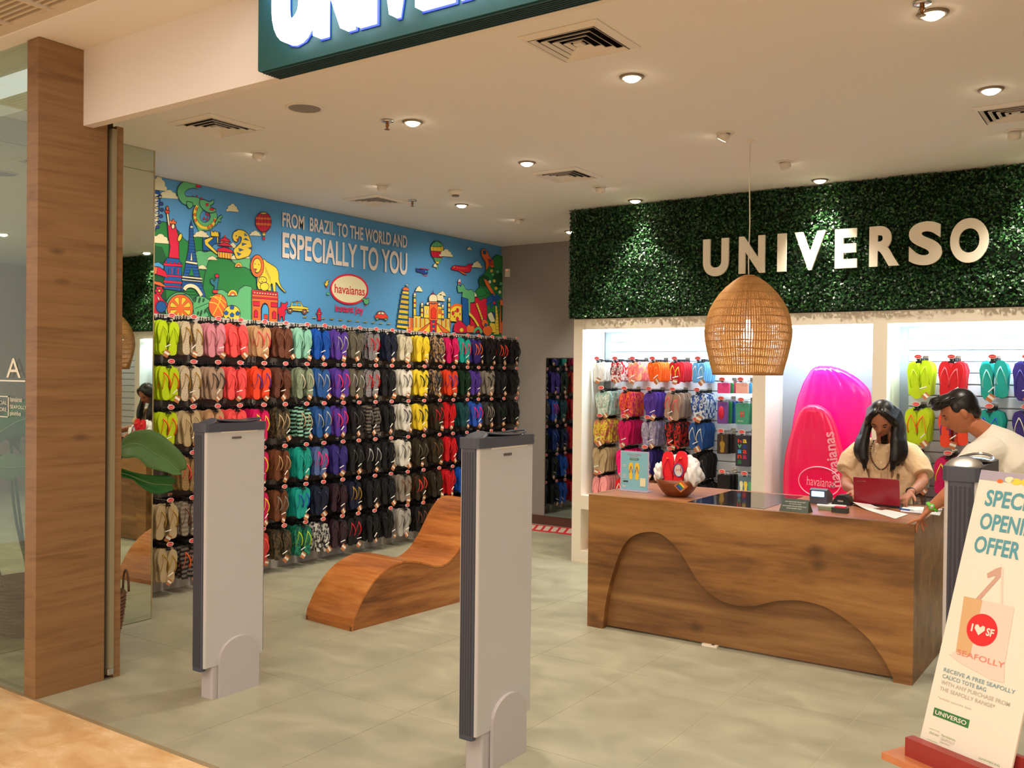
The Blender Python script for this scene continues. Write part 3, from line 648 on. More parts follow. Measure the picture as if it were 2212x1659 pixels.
a.poly([(1125, 925), (1170, 945), (1220, 975), (1270, 1010), (1292, 1070), (1292, 1120), (1318, 1195), (1366, 1248), (1345, 1246), (1292, 1190), (1262, 1150), (1262, 1242), (1238, 1240), (1228, 1170), (1212, 1175), (1215, 1236), (1180, 1232), (1090, 1220), (1078, 1120)], 'y', sm=2)
a.oval(1078, 990, 66, 112, 'o', n=26); a.oval(1076, 985, 42, 72, 'y'); a.oval(1056, 970, 5, 5, 'k', 0); a.oval(1094, 976, 5, 5, 'k', 0); a.poly([(1045, 1018), (1075, 1020), (1060, 1042)], 'r'); a.stroke([(1060, 1042), (1060, 1060), (1080, 1062)], .004, 'k')
a.oval(1130, 1130, 42, 34, 'y'); a.oval(1150, 1195, 44, 42, 'y'); a.oval(1115, 1122, 4, 4, 'k', 0); a.oval(1140, 1125, 4, 4, 'k', 0); a.oval(1126, 1144, 7, 5, 'k', 0)
for k in range(4): a.stroke([(1160+k*14, 1000+k*30), (1164+k*14, 1060+k*30)], .003, 'k')
a.done()
a = Art('triumphal_arch', c1)
a.poly([(1026, 1222), (1282, 1250), (1284, 1302), (1278, 1560), (1192, 1560), (1194, 1420), (1180, 1375), (1155, 1355), (1130, 1370), (1116, 1410), (1116, 1560), (1026, 1560)], 'o')
a.poly([(1030, 1232), (1280, 1258), (1280, 1290), (1028, 1270)], 'r', .004)
for k in range(9): a.oval(1052+k*26, 1255+k*2.5, 8, 7, 'w', .002)
a.poly([(1022, 1292), (1286, 1312), (1286, 1328), (1022, 1308)], 'r', .003); a.poly([(1036, 1340), (1100, 1345), (1100, 1388), (1036, 1384)], 'r'); a.poly([(1212, 1352), (1276, 1358), (1274, 1400), (1212, 1396)], 'r')
a.poly([(1045, 1440), (1060, 1425), (1080, 1442), (1080, 1500), (1045, 1500)], 'r'); a.poly([(1225, 1450), (1242, 1435), (1262, 1452), (1262, 1515), (1225, 1512)], 'r')
a.poly([(1118, 1560), (1120, 1410), (1133, 1380), (1155, 1368), (1178, 1385), (1188, 1420), (1188, 1560)], 'c'); a.poly([(1140, 1470), (1178, 1472), (1180, 1520), (1142, 1520)], 'R'); a.done()
a = Art('bull', c1); a.poly([(1282, 1410), (1310, 1398), (1318, 1370), (1312, 1345), (1330, 1362), (1358, 1362), (1378, 1342), (1382, 1365), (1368, 1385), (1378, 1415), (1352, 1432), (1362, 1460), (1350, 1480), (1348, 1530), (1334, 1530), (1330, 1490), (1312, 1490), (1308, 1530), (1294, 1530), (1290, 1470), (1282, 1460)], 'r'); a.done()
a = Art('taxi', c1); a.poly([(1378, 1402), (1410, 1392), (1424, 1348), (1508, 1346), (1532, 1392), (1584, 1402), (1590, 1448), (1380, 1428)], 'y'); a.poly([(1432, 1356), (1464, 1356), (1464, 1386), (1424, 1384)], 'c'); a.poly([(1472, 1356), (1504, 1358), (1518, 1388), (1472, 1387)], 'c')
a.oval(1404, 1434, 24, 25, 'n'); a.oval(1548, 1445, 24, 25, 'n'); a.oval(1404, 1434, 10, 10, 'w'); a.oval(1548, 1445, 10, 10, 'w'); a.poly([(1465, 1346), (1475, 1330), (1486, 1346)], 'r'); a.stroke([(1382, 1412), (1588, 1424)], .005, 'k', 1); a.done()
a = Art('fire_hydrant', c1); a.poly([(1680, 1450), (1682, 1425), (1693, 1404), (1706, 1425), (1708, 1450), (1724, 1458), (1710, 1478), (1708, 1515), (1714, 1532), (1674, 1530), (1680, 1512), (1676, 1478), (1662, 1458)], 'r'); a.oval(1693, 1462, 9, 9, 'y'); a.done()
a = Art('road_dashes', c1)
for x, y in ((1553, 1497), (1645, 1504), (1735, 1511), (1820, 1518), (1908, 1525), (1995, 1531)): a.poly([(x-20, y-5), (x+18, y-3), (x+16, y+5), (x-18, y+4)], 'y', .003)
a.f = c2; a.cv = lambda p: [c2(*q) for q in p]
for x, y in ((75, 1253), (172, 1262), (262, 1269), (352, 1276), (440, 1284), (526, 1291), (610, 1298), (694, 1304)): a.poly([(x-20, y-5), (x+18, y-3), (x+16, y+5), (x-18, y+4)], 'y', .003)
a.done()
# slogan
def mtext(name, s, f, x0, yb, yt, fr, x1, m, off=0., sp=1., parent=None):
    a0 = f(x0, yb); a1 = f(x0, yt); e = fr(x1, yb)
    v, fc = textmesh(s, off, 0, 5, sp); lo, hi = v.min(0), v.max(0); LAY[0] += 1
    par = list(range(len(v)))
    def find(i):
        while par[i] != i: par[i] = par[par[i]]; i = par[i]
        return i
    for q in fc:
        for k in q[1:]: par[find(k)] = find(q[0])
    root = np.array([find(i) for i in range(len(v))]); isl = sorted((v[root == r_, 0].min(), v[root == r_, 0].max(), r_) for r_ in set(root))
    words = []; mx_ = -9
    for x0_, x1_, r_ in isl:
        if x0_-mx_ > .17: words.append([])
        words[-1].append(r_); mx_ = max(mx_, x1_)
    for wd_ in words:
        idx = [i for i in range(len(v)) if root[i] in wd_]; mp_ = {o_: i for i, o_ in enumerate(idx)}
        P = [(XM+.0042+.00012*(LAY[0]+3), a0[0]+(v[i, 0]-lo[0])/(hi[0]-lo[0])*(e[0]-a0[0]), a0[1]+(v[i, 1]-lo[1])/(hi[1]-lo[1])*(a1[1]-a0[1])) for i in idx]
        MB().add(P, [tuple(mp_[k] for k in q) for q in fc if root[q[0]] in wd_], m).build('printed_word', mural)
mtext('slogan_lettering', 'FROM  BRAZIL TO THE WORLD AND', c1, 1326, 596, 452, c2, 890, pm('W'), .022)
mtext('slogan_lettering', 'ESPECIALLY TO YOU', c1, 1326, 908, 650, c2, 890, pm('W'), .022)
a = Art('oval_logo', c2); a.oval(262, 930, 208, 166, 'r', 0, n=40, rot=6); a.oval(262, 930, 190, 146, 'w', 0, n=40, rot=6)
p0, p1 = c2(104, 956), c2(432, 956); pz = c2(104, 872)[1]-c2(104, 975)[1]
b = a.b; text(b, 'havaianas', (XM+.0044+.00012*(a.k+2), p0[0], c2(262, 985)[1]), EY, EZ, p1[0]-p0[0], pz*.95, mat('print_logo_red', (204, 30, 44), .5), off=.012)
p0, p1 = c2(108, 1190), c2(418, 1190)
text(b, 'instant joy', (XM+.0044+.00012*(a.k+2), p0[0], c2(262, 1206)[1]), EY, EZ, p1[0]-p0[0], .082, pm('p'), off=.03)
a.done()
a = Art('yellow_bird', c2); a.poly([(-8, 850), (8, 870), (12, 838), (32, 830), (54, 836), (32, 848), (34, 880), (14, 900), (-2, 888)], 'y', sm=1); a.poly([(8, 898), (24, 898), (20, 916), (8, 914)], 'r', .003); a.done()
a = Art('green_bird', c2); a.poly([(395, 1040), (415, 1022), (445, 1036), (478, 1024), (472, 1060), (480, 1075), (455, 1098), (425, 1085), (418, 1050)], 'G', sm=1); a.oval(440, 1104, 10, 6, 'r', .002); a.poly([(12, 965), (52, 970), (44, 992), (20, 990)], 'G', .003); a.done()
a = Art('red_car', c2); a.poly([(540, 1212), (558, 1206), (572, 1174), (600, 1165), (640, 1172), (660, 1200), (682, 1222), (682, 1254), (545, 1248)], 'R', sm=1); a.poly([(572, 1200), (580, 1178), (602, 1174), (602, 1203)], 'w'); a.poly([(610, 1174), (634, 1178), (644, 1204), (610, 1203)], 'w'); a.oval(566, 1252, 14, 14, 'G'); a.oval(660, 1256, 14, 14, 'G'); a.done()
a = Art('helicopter', c2); a.poly([(992, 692), (1004, 712), (1050, 718), (1080, 708), (1114, 730), (1116, 758), (1076, 768), (1030, 744), (1004, 746), (992, 725)], 'B', sm=1); a.poly([(1028, 698), (1130, 712), (1130, 720), (1028, 706)], 'r', .002); a.poly([(1086, 720), (1110, 736), (1090, 750)], 'c', .003); a.stroke([(1060, 778), (1112, 784)], .006, 'p', 1); a.done()
a = Art('striped_balloon', c2); a.poly([(1160, 540), (1290, 545), (1245, 640), (1195, 636)], 'G', sm=0); a.oval(1215, 488, 70, 82, 'y', n=28); a.poly([(1150, 465), (1168, 430), (1210, 405), (1255, 425), (1280, 462), (1250, 470), (1180, 468)], 'G', sm=1); a.poly([(1148, 515), (1285, 522), (1282, 560), (1268, 590), (1165, 582), (1152, 550)], 'r')
a.poly([(1198, 625), (1240, 628), (1232, 655), (1204, 652)], 'y', .004); a.poly([(1205, 662), (1226, 664), (1224, 710), (1208, 708)], 'G', .004)
for k in (-36, 0, 36): a.stroke([(1215+k*.6, 412), (1215+k*1.2, 500), (1215+k*.5, 630)], .003, 'k', 3)
a.done()
a = Art('aeroplane', c2); a.poly([(1364, 706), (1385, 680), (1412, 670), (1525, 684), (1556, 656), (1594, 655), (1582, 735), (1565, 745), (1500, 748), (1430, 728), (1378, 716)], 'r'); a.poly([(1448, 728), (1505, 745), (1545, 776), (1500, 766)], 'o'); a.oval(1402, 688, 10, 7, 'y', .003)
for k in range(6): a.oval(1432+k*20, 697+k*2, 4, 4, 'y', 0)
a.done()
for q in ((1238, 492, 1384, 580), (1540, 470, 1590, 506), (1592, 624, 1700, 698), (980, 896, 1054, 956), (1232, 950, 1308, 1002), (1180, 970, 1296, 1060), (1578, 962, 1652, 1012), (1172, 650, 1212, 690)): cloud(c2, *q)
a = Art('leaning_tower', c2)
a.poly([(842, 935), (905, 945), (905, 1010), (900, 1160), (898, 1360), (775, 1345), (798, 1180), (825, 1010)], 'y')
for k, y in enumerate((980, 1033, 1086, 1140, 1194, 1250, 1306)):
    x = 826-k*7.5; a.poly([(x-8, y-8), (906, y+6), (906, y+22), (x-10, y+8)], 'b', .004)
for k in range(6): a.stroke([(838+k*11, 1000), (802+k*18, 1240), (790+k*20, 1330)], .003, 'k', 1)
a.poly([(838, 945), (842, 915), (870, 905), (900, 918), (904, 950)], 'o'); a.poly([(836, 938), (906, 948), (906, 958), (834, 948)], 'b', .003); a.poly([(874, 872), (905, 885), (878, 896)], 'w'); a.done()
a = Art('domed_palace', c2)
for x, y0 in ((970, 965), (1048, 1070), (1272, 1090), (1340, 1015)):
    a.poly([(x-12, y0+30), (x+12, y0+30), (x+14, 1245), (x-14, 1243)], 'y')
    for k in range(3): a.poly([(x-14, y0+50+k*55), (x+14, y0+52+k*55), (x+14, y0+66+k*55), (x-14, y0+64+k*55)], 'r' if k % 2 else 'b', .003)
    a.oval(x, y0+22, 12, 16, 'w', .004); a.poly([(x-5, y0+8), (x, y0-16), (x+5, y0+8)], 'r', .003)
a.poly([(1066, 1108), (1256, 1118), (1254, 1250), (1064, 1240)], 'y'); a.poly([(1124, 1078), (1216, 1084), (1212, 1270), (1120, 1262)], 'o')
for x in (1082, 1102, 1228, 1244): a.poly([(x-6, 1150), (x, 1138), (x+6, 1150), (x+6, 1200), (x-6, 1200)], 'w' if x < 1150 else 'o', .003)
a.oval(1164, 1036, 46, 56, 'w', n=24); a.poly([(1134, 994), (1162, 966), (1194, 994), (1164, 984)], 'r'); a.poly([(1160, 968), (1164, 925), (1168, 968)], 'b', .003); a.poly([(1118, 1062), (1212, 1068), (1216, 1086), (1116, 1080)], 'o')
a.poly([(1140, 1150), (1168, 1125), (1196, 1154), (1194, 1250), (1138, 1244)], 'R'); a.oval(1104, 1086, 13, 16, 'w', .004); a.oval(1228, 1092, 13, 16, 'w', .004); a.done()
a = Art('palace_garden', c2)
a.poly([(896, 1232), (960, 1240), (960, 1215), (1352, 1250), (1352, 1440), (870, 1420)], 'y'); a.poly([(900, 1234), (952, 1240), (952, 1400), (896, 1395)], 'o')
for k in range(20):
    x = 910+k*23
    if not 1110 < x < 1220: a.poly([(x, 1238+max(0, (x-960))*.05), (x+9, 1239+max(0, (x-960))*.05), (x+9, 1345), (x, 1345)], 'o' if k % 2 else 'w', .003)
a.poly([(985, 1395), (1135, 1288), (1060, 1400)], 'o'); a.poly([(1355, 1400), (1200, 1290), (1275, 1400)], 'o'); a.poly([(1040, 1402), (1140, 1290), (1135, 1402)], 'y'); a.poly([(1130, 1260), (1205, 1266), (1200, 1402), (1132, 1402)], 'r')
for k in range(5): a.oval(1168, 1280+k*26, 16, 12, 'o' if k % 2 else 'b', .003)
a.done()
a = Art('cheese_rock', c2); a.poly([(1352, 1180), (1362, 1140), (1390, 1112), (1430, 1100), (1478, 1114), (1480, 1290), (1350, 1275)], 'y', sm=0); a.stroke([(1360, 1135), (1400, 1104), (1440, 1098), (1480, 1112)], .025, 'o')
for x, y, r_ in ((1385, 1190, 14), (1434, 1158, 15), (1432, 1252, 15), (1400, 1228, 6), (1408, 1170, 6), (1460, 1200, 6)): a.oval(x, y, r_, r_*1.5, 'r', .004)
a.done()
a = Art('jungle_city', c2)
a.poly([(1640, 1010), (1672, 900), (1690, 800), (1740, 745), (1780, 660), (1830, 600), (1870, 562), (1925, 575), (1925, 1450), (1640, 1400)], 'g')
for x, y, rx, ry in ((1868, 640, 56, 80), (1720, 840, 60, 60), (1690, 960, 60, 50), (1880, 830, 60, 80), (1790, 920, 60, 60), (1890, 1010, 50, 70)): a.oval(x, y, rx, ry, 'g' if x % 20 else 'd')
a.poly([(1478, 1018), (1552, 1030), (1562, 1350), (1492, 1320)], 'b')
a.poly([(1572, 1080), (1618, 1082), (1620, 1020), (1664, 1022), (1666, 1045), (1700, 1046), (1702, 1028), (1752, 1032), (1752, 1400), (1570, 1400)], 'r')
a.poly([(1428, 895), (1446, 880), (1466, 905), (1478, 872), (1500, 885), (1520, 930), (1550, 940), (1585, 930), (1615, 965), (1620, 1060), (1600, 1078), (1572, 1070), (1572, 1200), (1552, 1190), (1548, 1035), (1480, 1015), (1488, 960), (1440, 965)], 'G', sm=1)
a.poly([(1440, 880), (1436, 840), (1450, 815), (1468, 825), (1464, 872)], 'W', .004); a.poly([(1440, 850), (1466, 855), (1464, 870), (1440, 866)], 'r', .002)
a.poly([(1690, 520), (1702, 495), (1728, 490), (1755, 520), (1775, 570), (1820, 620), (1826, 690), (1806, 700), (1775, 672), (1742, 730), (1738, 640), (1712, 600), (1692, 560)], 'o', sm=1); a.oval(1725, 530, 18, 20, 'b'); a.poly([(1760, 600), (1810, 610), (1812, 670), (1772, 660)], 'R'); a.poly([(1770, 600), (1800, 620), (1780, 650)], 'b', .003)
for k in range(9): a.oval((1800, 1830, 1812, 1848, 1890, 1866, 1780, 1900, 1836)[k], (730, 840, 770, 920, 960, 740, 850, 870, 1000)[k], 17, 20, ('y', 'y', 'G', 'y', 'w', 'G', 'w', 'G', 'y')[k], .004); 
a.poly([(1712, 812), (1750, 830), (1800, 920), (1835, 985), (1820, 1010), (1770, 940), (1730, 870)], 'o', sm=1)
for k in range(7):
    t = math.radians(20+k*45); a.stroke([(1828, 1060), (1828+50*math.cos(t), 1040-52*math.sin(t)), (1828+90*math.cos(t), 1080-60*math.sin(t))], .034, 'b', 4, .004)
a.oval(1826, 1078, 16, 18, 'r')
a.poly([(1836, 1110), (1856, 1112), (1872, 1250), (1880, 1420), (1820, 1420), (1842, 1240)], 'y')
for k in range(7): a.stroke([(1842+k*1, 1150+k*36), (1866+k*2, 1156+k*36)], .005, 'n', 1)
a.poly([(1888, 1040), (1925, 1050), (1925, 1420), (1880, 1400)], 'o'); a.poly([(1895, 1100), (1925, 1110), (1925, 1250), (1900, 1300)], 'd')
a.poly([(1752, 1200), (1790, 1175), (1826, 1220), (1834, 1282), (1790, 1290), (1766, 1250)], 'w', sm=1); a.poly([(1800, 1170), (1830, 1190), (1826, 1250)], 'B')
a.poly([(1780, 1290), (1830, 1300), (1850, 1400), (1760, 1400)], 'y', sm=1)
a.stroke([(1632, 1085), (1665, 1170), (1705, 1285)], .028, 'y', 2, .003)
for k in range(7): a.stroke([(1628+k*10, 1102+k*26), (1644+k*10, 1098+k*26)], .004, 'k', 1)
a.oval(1722, 1300, 34, 44, 'o', n=22, rot=-15); a.oval(1750, 1378, 50, 58, 'o', n=22, rot=-15); a.oval(1730, 1318, 14, 16, 'b')
a.poly([(1400, 1400), (1382, 1350), (1400, 1295), (1450, 1270), (1480, 1290), (1525, 1340), (1540, 1400)], 'r', sm=2); a.oval(1468, 1372, 22, 24, 'y', .004)
a.poly([(1520, 1340), (1545, 1310), (1575, 1330), (1600, 1320), (1610, 1360), (1600, 1400), (1530, 1400)], 'o', sm=1)
a.stroke([(1550, 1195), (1595, 1240), (1640, 1310), (1680, 1400)], .03, 'y', 4, .004); a.stroke([(1602, 1400), (1622, 1366), (1660, 1352), (1690, 1400)], .03, 'G', 4, .004); a.done()

# ================================================================ PEG RACK ON THE MURAL WALL
RACKP = mat('rack_panel', (104, 94, 88), .6, vary=.12, vscale=3); RACKW = mat('rack_beam', (196, 190, 182), .5)
COLY = [4.217, 4.407, 4.627, 4.836, 5.075, 5.297, 5.531, 5.732, 5.962, 6.159, 6.373, 6.59, 6.828, 7.061, 7.303, 7.519, 7.751, 7.943, 8.18, 8.408, 8.65]
ROWZ = [2.05, 1.718, 1.385, 1.045, .712, .392]
ROWN = ['top', 'second', 'third', 'fourth', 'fifth', 'bottom']
t = thing('wall_rack', 'grey panelled wall rack with rows of pegs below the mural', 'display rack', (XM, 6.3, 0))
for y0, y1 in ((3.80, 5.18), (5.19, 6.70), (6.71, 8.74)): solid('back_panel', t, RACKP, ((XM, y0, .10), (XM+.025, y1, 2.0)))
solid('plinth', t, RACKW, ((XM, 3.80, 0), (XM+.05, 8.74, .10)))
solid('top_beam', t, RACKW, ((XM, 3.80, 2.0), (XM+.032, 8.74, 2.073)))
for y in (3.82, 5.185, 6.705, 8.70):
    b = MB().box((XM+.02, y-.018, .1), (XM+.045, y+.018, 2.07), RACKW)
    for k in range(60): b.box((XM+.044, y-.004, .14+k*.032), (XM+.0455, y+.004, .156+k*.032), BLACK)
    b.build('slotted_upright', t)
RAILM = mat('black_rail', (30, 28, 30), .25)
for z in ROWZ: solid('rail', t, RAILM if z < 2 else RACKW, ((XM+.045, 3.82, z-.035), (XM+.06, 8.72, z-.012)))

# shoe colours: name -> (sRGB, pattern, second colour)
SC_ = {'lime': ((186, 212, 20),), 'beige glitter': ((206, 184, 150), 'glit', (246, 236, 214)), 'dusty pink': ((214, 136, 150),), 'coral': ((244, 84, 84),), 'tan': ((190, 148, 108),), 'brown': ((112, 66, 40),), 'brown glitter': ((100, 58, 44), 'glit', (150, 90, 66)),
       'mint': ((140, 200, 178),), 'blue': ((24, 82, 178),), 'purple': ((88, 58, 156),), 'olive grey': ((96, 90, 76),), 'dotted black': ((30, 28, 34), 'dots', (190, 185, 185)), 'navy': ((26, 32, 54),), 'black': ((28, 26, 28),), 'cream': ((206, 196, 170),), 'yellow': ((236, 206, 52),),
       'navy and tan': ((44, 48, 66), 'camo', (176, 140, 96)), 'magenta': ((206, 20, 92),), 'teal': ((26, 160, 146),), 'violet navy': ((56, 44, 120),), 'taupe': ((176, 146, 124),), 'orange red': ((236, 72, 40),), 'sage': ((118, 132, 108), 'camo', (136, 150, 122)), 'grey': ((110, 106, 98),),
       'white': ((222, 216, 204),), 'dark green': ((24, 52, 32),), 'warm grey': ((140, 130, 118),), 'beige': ((190, 168, 128),), 'camouflage': ((92, 74, 46), 'camo', (40, 40, 30)), 'striped mint': ((140, 206, 180), 'stripe', (24, 26, 28)), 'striped black': ((28, 26, 26), 'stripe', (110, 100, 90)),
       'maroon': ((60, 26, 40), 'camo', (34, 24, 34)), 'red': ((204, 26, 34),), 'dark teal': ((30, 76, 80),), 'denim blue': ((40, 84, 150),), 'dotted navy': ((40, 70, 134), 'dots', (120, 140, 180)), 'dark olive': ((52, 44, 30),), 'deep blue': ((30, 50, 120),), 'gold glitter': ((150, 122, 76), 'glit', (206, 176, 116)),
       'silver': ((190, 190, 192),), 'green pattern': ((24, 130, 96), 'camo', (16, 80, 70)), 'black and white patterned': ((34, 34, 36), 'camo', (200, 196, 186)), 'pink': ((240, 52, 110),), 'orange': ((242, 98, 22),), 'red brown': ((186, 60, 52),), 'hot pink': ((244, 24, 120),), 'pale grey': ((176, 170, 162),),
       'dark grey': ((62, 60, 60),), 'sky blue': ((104, 168, 214),), 'floral red': ((226, 214, 206), 'camo', (190, 30, 40)), 'floral pink': ((238, 120, 130), 'camo', (246, 180, 120)), 'aqua cream': ((214, 224, 206), 'camo', (150, 190, 176)), 'floral magenta': ((206, 40, 96), 'camo', (236, 110, 50)),
       'floral yellow': ((232, 212, 70), 'camo', (200, 110, 90)), 'lavender': ((150, 136, 176), 'camo', (186, 176, 196)), 'red and black': ((206, 40, 32), 'camo', (26, 20, 22)), 'blue and white': ((216, 222, 226), 'camo', (40, 76, 140)), 'light pink': ((240, 160, 160),), 'cyan': ((30, 160, 200),), 'gold': ((190, 150, 70),), 'striped grey': ((150, 140, 124), 'stripe', (126, 112, 98)), 'royal blue': ((44, 88, 190),)}
def smat(nm):
    key = 'sole_'+nm.replace(' ', '_')
    if key in MATS: return MATS[key]
    e = SC_[nm]
    if len(e) == 1: return mat(key, e[0], .55, spec=.35, vary=.05, vscale=30)
    m, n, l, b = nt(key); tc = n.new('ShaderNodeTexCoord'); mx = n.new('ShaderNodeMix'); mx.data_type = 'RGBA'
    mx.inputs['A'].default_value = lin(e[0])+(1,); mx.inputs['B'].default_value = lin(e[2])+(1,)
    if e[1] == 'stripe': tx = n.new('ShaderNodeTexWave'); tx.bands_direction = 'Z'; tx.inputs['Scale'].default_value = 9; tx.inputs['Distortion'].default_value = .6; th = (.48, .52)
    elif e[1] == 'dots': tx = n.new('ShaderNodeTexVoronoi'); tx.inputs['Scale'].default_value = 95; tx.inputs['Randomness'].default_value = 0; th = (.42, .30)
    elif e[1] == 'glit': tx = n.new('ShaderNodeTexNoise'); tx.inputs['Scale'].default_value = 160; th = (.5, .62); b.inputs['Metallic'].default_value = .35
    else: tx = n.new('ShaderNodeTexNoise'); tx.inputs['Scale'].default_value = 34; tx.inputs['Detail'].default_value = 3; th = (.47, .54)
    l.new(tc.outputs['Object'], tx.inputs['Vector'])
    r = n.new('ShaderNodeMapRange'); r.inputs['From Min'].default_value, r.inputs['From Max'].default_value = th; l.new(tx.outputs['Distance' if e[1] == 'dots' else ('Color' if e[1] == 'stripe' else 'Fac')], r.inputs['Value'])
    l.new(r.outputs[0], mx.inputs['Factor']); l.new(mx.outputs['Result'], b.inputs['Base Color']); b.inputs['Roughness'].default_value = .5
    MATS[key] = m; return m
def stmat(nm): return mat('strap_'+nm.replace(' ', '_'), SC_[nm][0], .3, metal=.6 if nm in ('silver', 'gold') else 0, spec=.6)
# flip-flop meshes. local frame: front faces -Y, toe up, hanging point at z = 0
SOLE_P = [(0, 0), (.022, .004), (.034, .016), (.043, .040), (.0465, .068), (.044, .098), (.036, .130), (.032, .160), (.0335, .192), (.0365, .220), (.034, .243), (.024, .256), (0, .261)]
def sole_outline(sx): 
    r = [(x*.9*(1.04 if sx > 0 else .96)+(.006*math.sin(z/.26*PI))*sx, -z) for x, z in SOLE_P]; l_ = [(-x*.9+(.006*math.sin(z/.26*PI))*sx, -z) for x, z in SOLE_P[1:-1]][::-1]
    return r+l_
def sole_mb(b, sx, m, cx, y0=0., th=.016, side=None, sc=1., tilt=0.):
    P = sole_outline(sx); ct, st = math.cos(tilt), math.sin(tilt)
    P = [(cx*sc+(x*ct-z*st)*sc, (x*st+z*ct)*sc) for x, z in P][::-1]
    b.prism(P, lambda u, w, h: (u, h, w), y0, y0+th, m, side); return b
def strap_mb(b, sx, m, cx, y0=0., sc=1., r=.0045, loop=1.):
    f = lambda x, y, z: ((cx+x)*sc, y0-y*sc, z*sc)
    for s in (-1, 1):
        b.tube(catmull([f(0.002*sx, .002, -.048), f(s*.010, .016*loop, -.066), f(s*.024, .026*loop, -.108), f(s*.030, .014*loop, -.150), f(s*.029, -.002, -.172)], 2), [(r*.8, r*.6)]+[(r*1.3, r*.55)]*8, m, 4)
    b.lathe([(0, .004), (.005*sc, .002), (.006*sc, -.004)], f(.002*sx, .003, -.046), m, 6); return b
WHT = mat('white_fastener', (230, 226, 216), .5)
GENM = mat('sole_generic', (128, 128, 128), .5)
soleL = sole_mb(MB(), -1, GENM, 0).mesh('sole'); soleR = sole_mb(MB(), 1, GENM, 0).mesh('sole')
strapL = strap_mb(MB(), -1, GENM, 0).mesh('strap', True); strapR = strap_mb(MB(), 1, GENM, 0).mesh('strap', True)
b = MB(); b.tube([(-.012, -.006, -.012), (0, -.006, .010), (.012, -.006, -.012)], .004, BLACK, 5); b.box((-.02, -.012, -.022), (.02, -.004, -.008), BLACK); b.box((-.006, .0, -.008), (.006, .02, .016), BLACK)
hangM = b.mesh('hanger')
tagMs = []
for k in range(3):
    b = MB(); b.box((-.022, -.002, -.028), (.022, 0, .026), TAGM); b.box((-.022, -.0028, -.006), (.022, -.0019, .012), TAGW); tagMs.append(b.mesh('price_card'))
b = MB(); b.tube([(-.024, 0, -.010), (.020, 0, .012)], [.0035, .0045], WHT, 6); clipM = b.mesh('fastener')
def part(me, name, parent, loc=(0, 0, 0), rot=(0, 0, 0), m=None, sc=1.):
    o = bpy.data.objects.new(name, me); COL.objects.link(o); o.parent = parent; o.location = loc; o.rotation_euler = rot; o.scale = (sc,)*3
    if m is not None: o.material_slots[0].link = 'OBJECT'; o.material_slots[0].material = m
    return o
def pair(loc, rz, sole, strap, label, group, sc=1., gap=.0425, tagc=True, rnd=random):
    t = thing('flip_flops', label, 'flip-flops', loc, rz, group); t.rotation_euler = (0, rnd.uniform(-.09, .09), rz+rnd.uniform(-.16, .16))
    ms, mt_ = smat(sole), stmat(strap)
    d = rnd.uniform(-.06, .12); zo = rnd.uniform(-.008, .008)
    for sx, me, st in ((-1, soleL, strapL), (1, soleR, strapR)):
        y = -.004 if sx > 0 else 0.0
        part(me, 'sole', t, (sx*gap*sc, y, -.012+zo*sx), (0, sx*d, 0), ms, sc)
        part(st, 'strap', t, (sx*gap*sc, y, -.012+zo*sx), (0, sx*d, 0), mt_, sc)
    part(hangM, 'hanger', t, sc=sc)
    if tagc:
        x = rnd.uniform(-.02, .05)*sc
        part(clipM, 'fastener', t, (x, -.03, -.205*sc), (0, rnd.uniform(-.3, .3), 0))
        part(rnd.choice(tagMs), 'price_card', t, (x+rnd.uniform(-.01, .02), -.025, -.262*sc), (rnd.uniform(-.2, .2), rnd.uniform(.3, 1.1), 0), sc=rnd.uniform(.8, 1.05))
    return t
PAIRM = {}
def pair_single(loc, rz, sole, strap, label, group, sc=1.):
    if 'p' not in PAIRM:
        b = MB()
        for sx in (-1, 1): sole_mb(b, sx, GENM, sx*.0425)
        m2 = mat('strap_generic', (128, 128, 128), .4)
        for sx in (-1, 1): strap_mb(b, sx, m2, sx*.0425, loop=.45)
        b.box((-.02, -.012, 0), (.02, -.004, .012), BLACK)
        PAIRM['p'] = b.mesh('flip_flops')
    o = bpy.data.objects.new('flip_flops', PAIRM['p']); COL.objects.link(o)
    o.location = loc; o.rotation_euler = (0, random.uniform(-.05, .05), rz); o.scale = (sc,)*3
    for k, m in enumerate((smat(sole), stmat(strap))): o.material_slots[k].link = 'OBJECT'; o.material_slots[k].material = m
    return tag(o, label, 'flip-flops', group)
# peg: two chrome rods and an oval sign at the tip. local frame: front faces -Y, tip at origin
OV = [(.0285*math.cos(2*PI*k/20), .0165*math.sin(2*PI*k/20)) for k in range(20)]
signM = MB().prism(OV[::-1], lambda u, w, h: (u, h, w), -.004, 0, SIGNW).mesh('sign_plate')
signC = MB().prism([(x*.84, z*.76) for x, z in OV][::-1], lambda u, w, h: (u, h, w), -.0048, -.0035, REDSIGN)
text(signC, 'havaianas', (-.018, -.0052, -.0042), EX, EZ, .036, .0095, SIGNW, res=1); signC = signC.mesh('sign_centre')
PEGM = {}
def peg(loc, rz, L, label, group, centre=None):
    if L not in PEGM:
        b = MB()
        b.tube([(-.008, .002, -.002), (-.008, L, -.002)], .0025, CHROME, 5); b.tube([(.008, .002, -.022), (.008, L, -.022)], .0028, CHROME, 5); b.box((-.012, 0, -.026), (.012, .004, 0), BLACK); b.box((-.02, L-.004, -.035), (.02, L, .012), CHROME)
        PEGM[L] = b.mesh('rods')
    t = thing('display_peg', label, 'display peg', loc, rz, group)
    part(PEGM[L], 'rods', t); p = part(signM, 'sign_plate', t, (0, -.002, 0)); part(signC, 'sign_centre', p)
    return t
T = {}
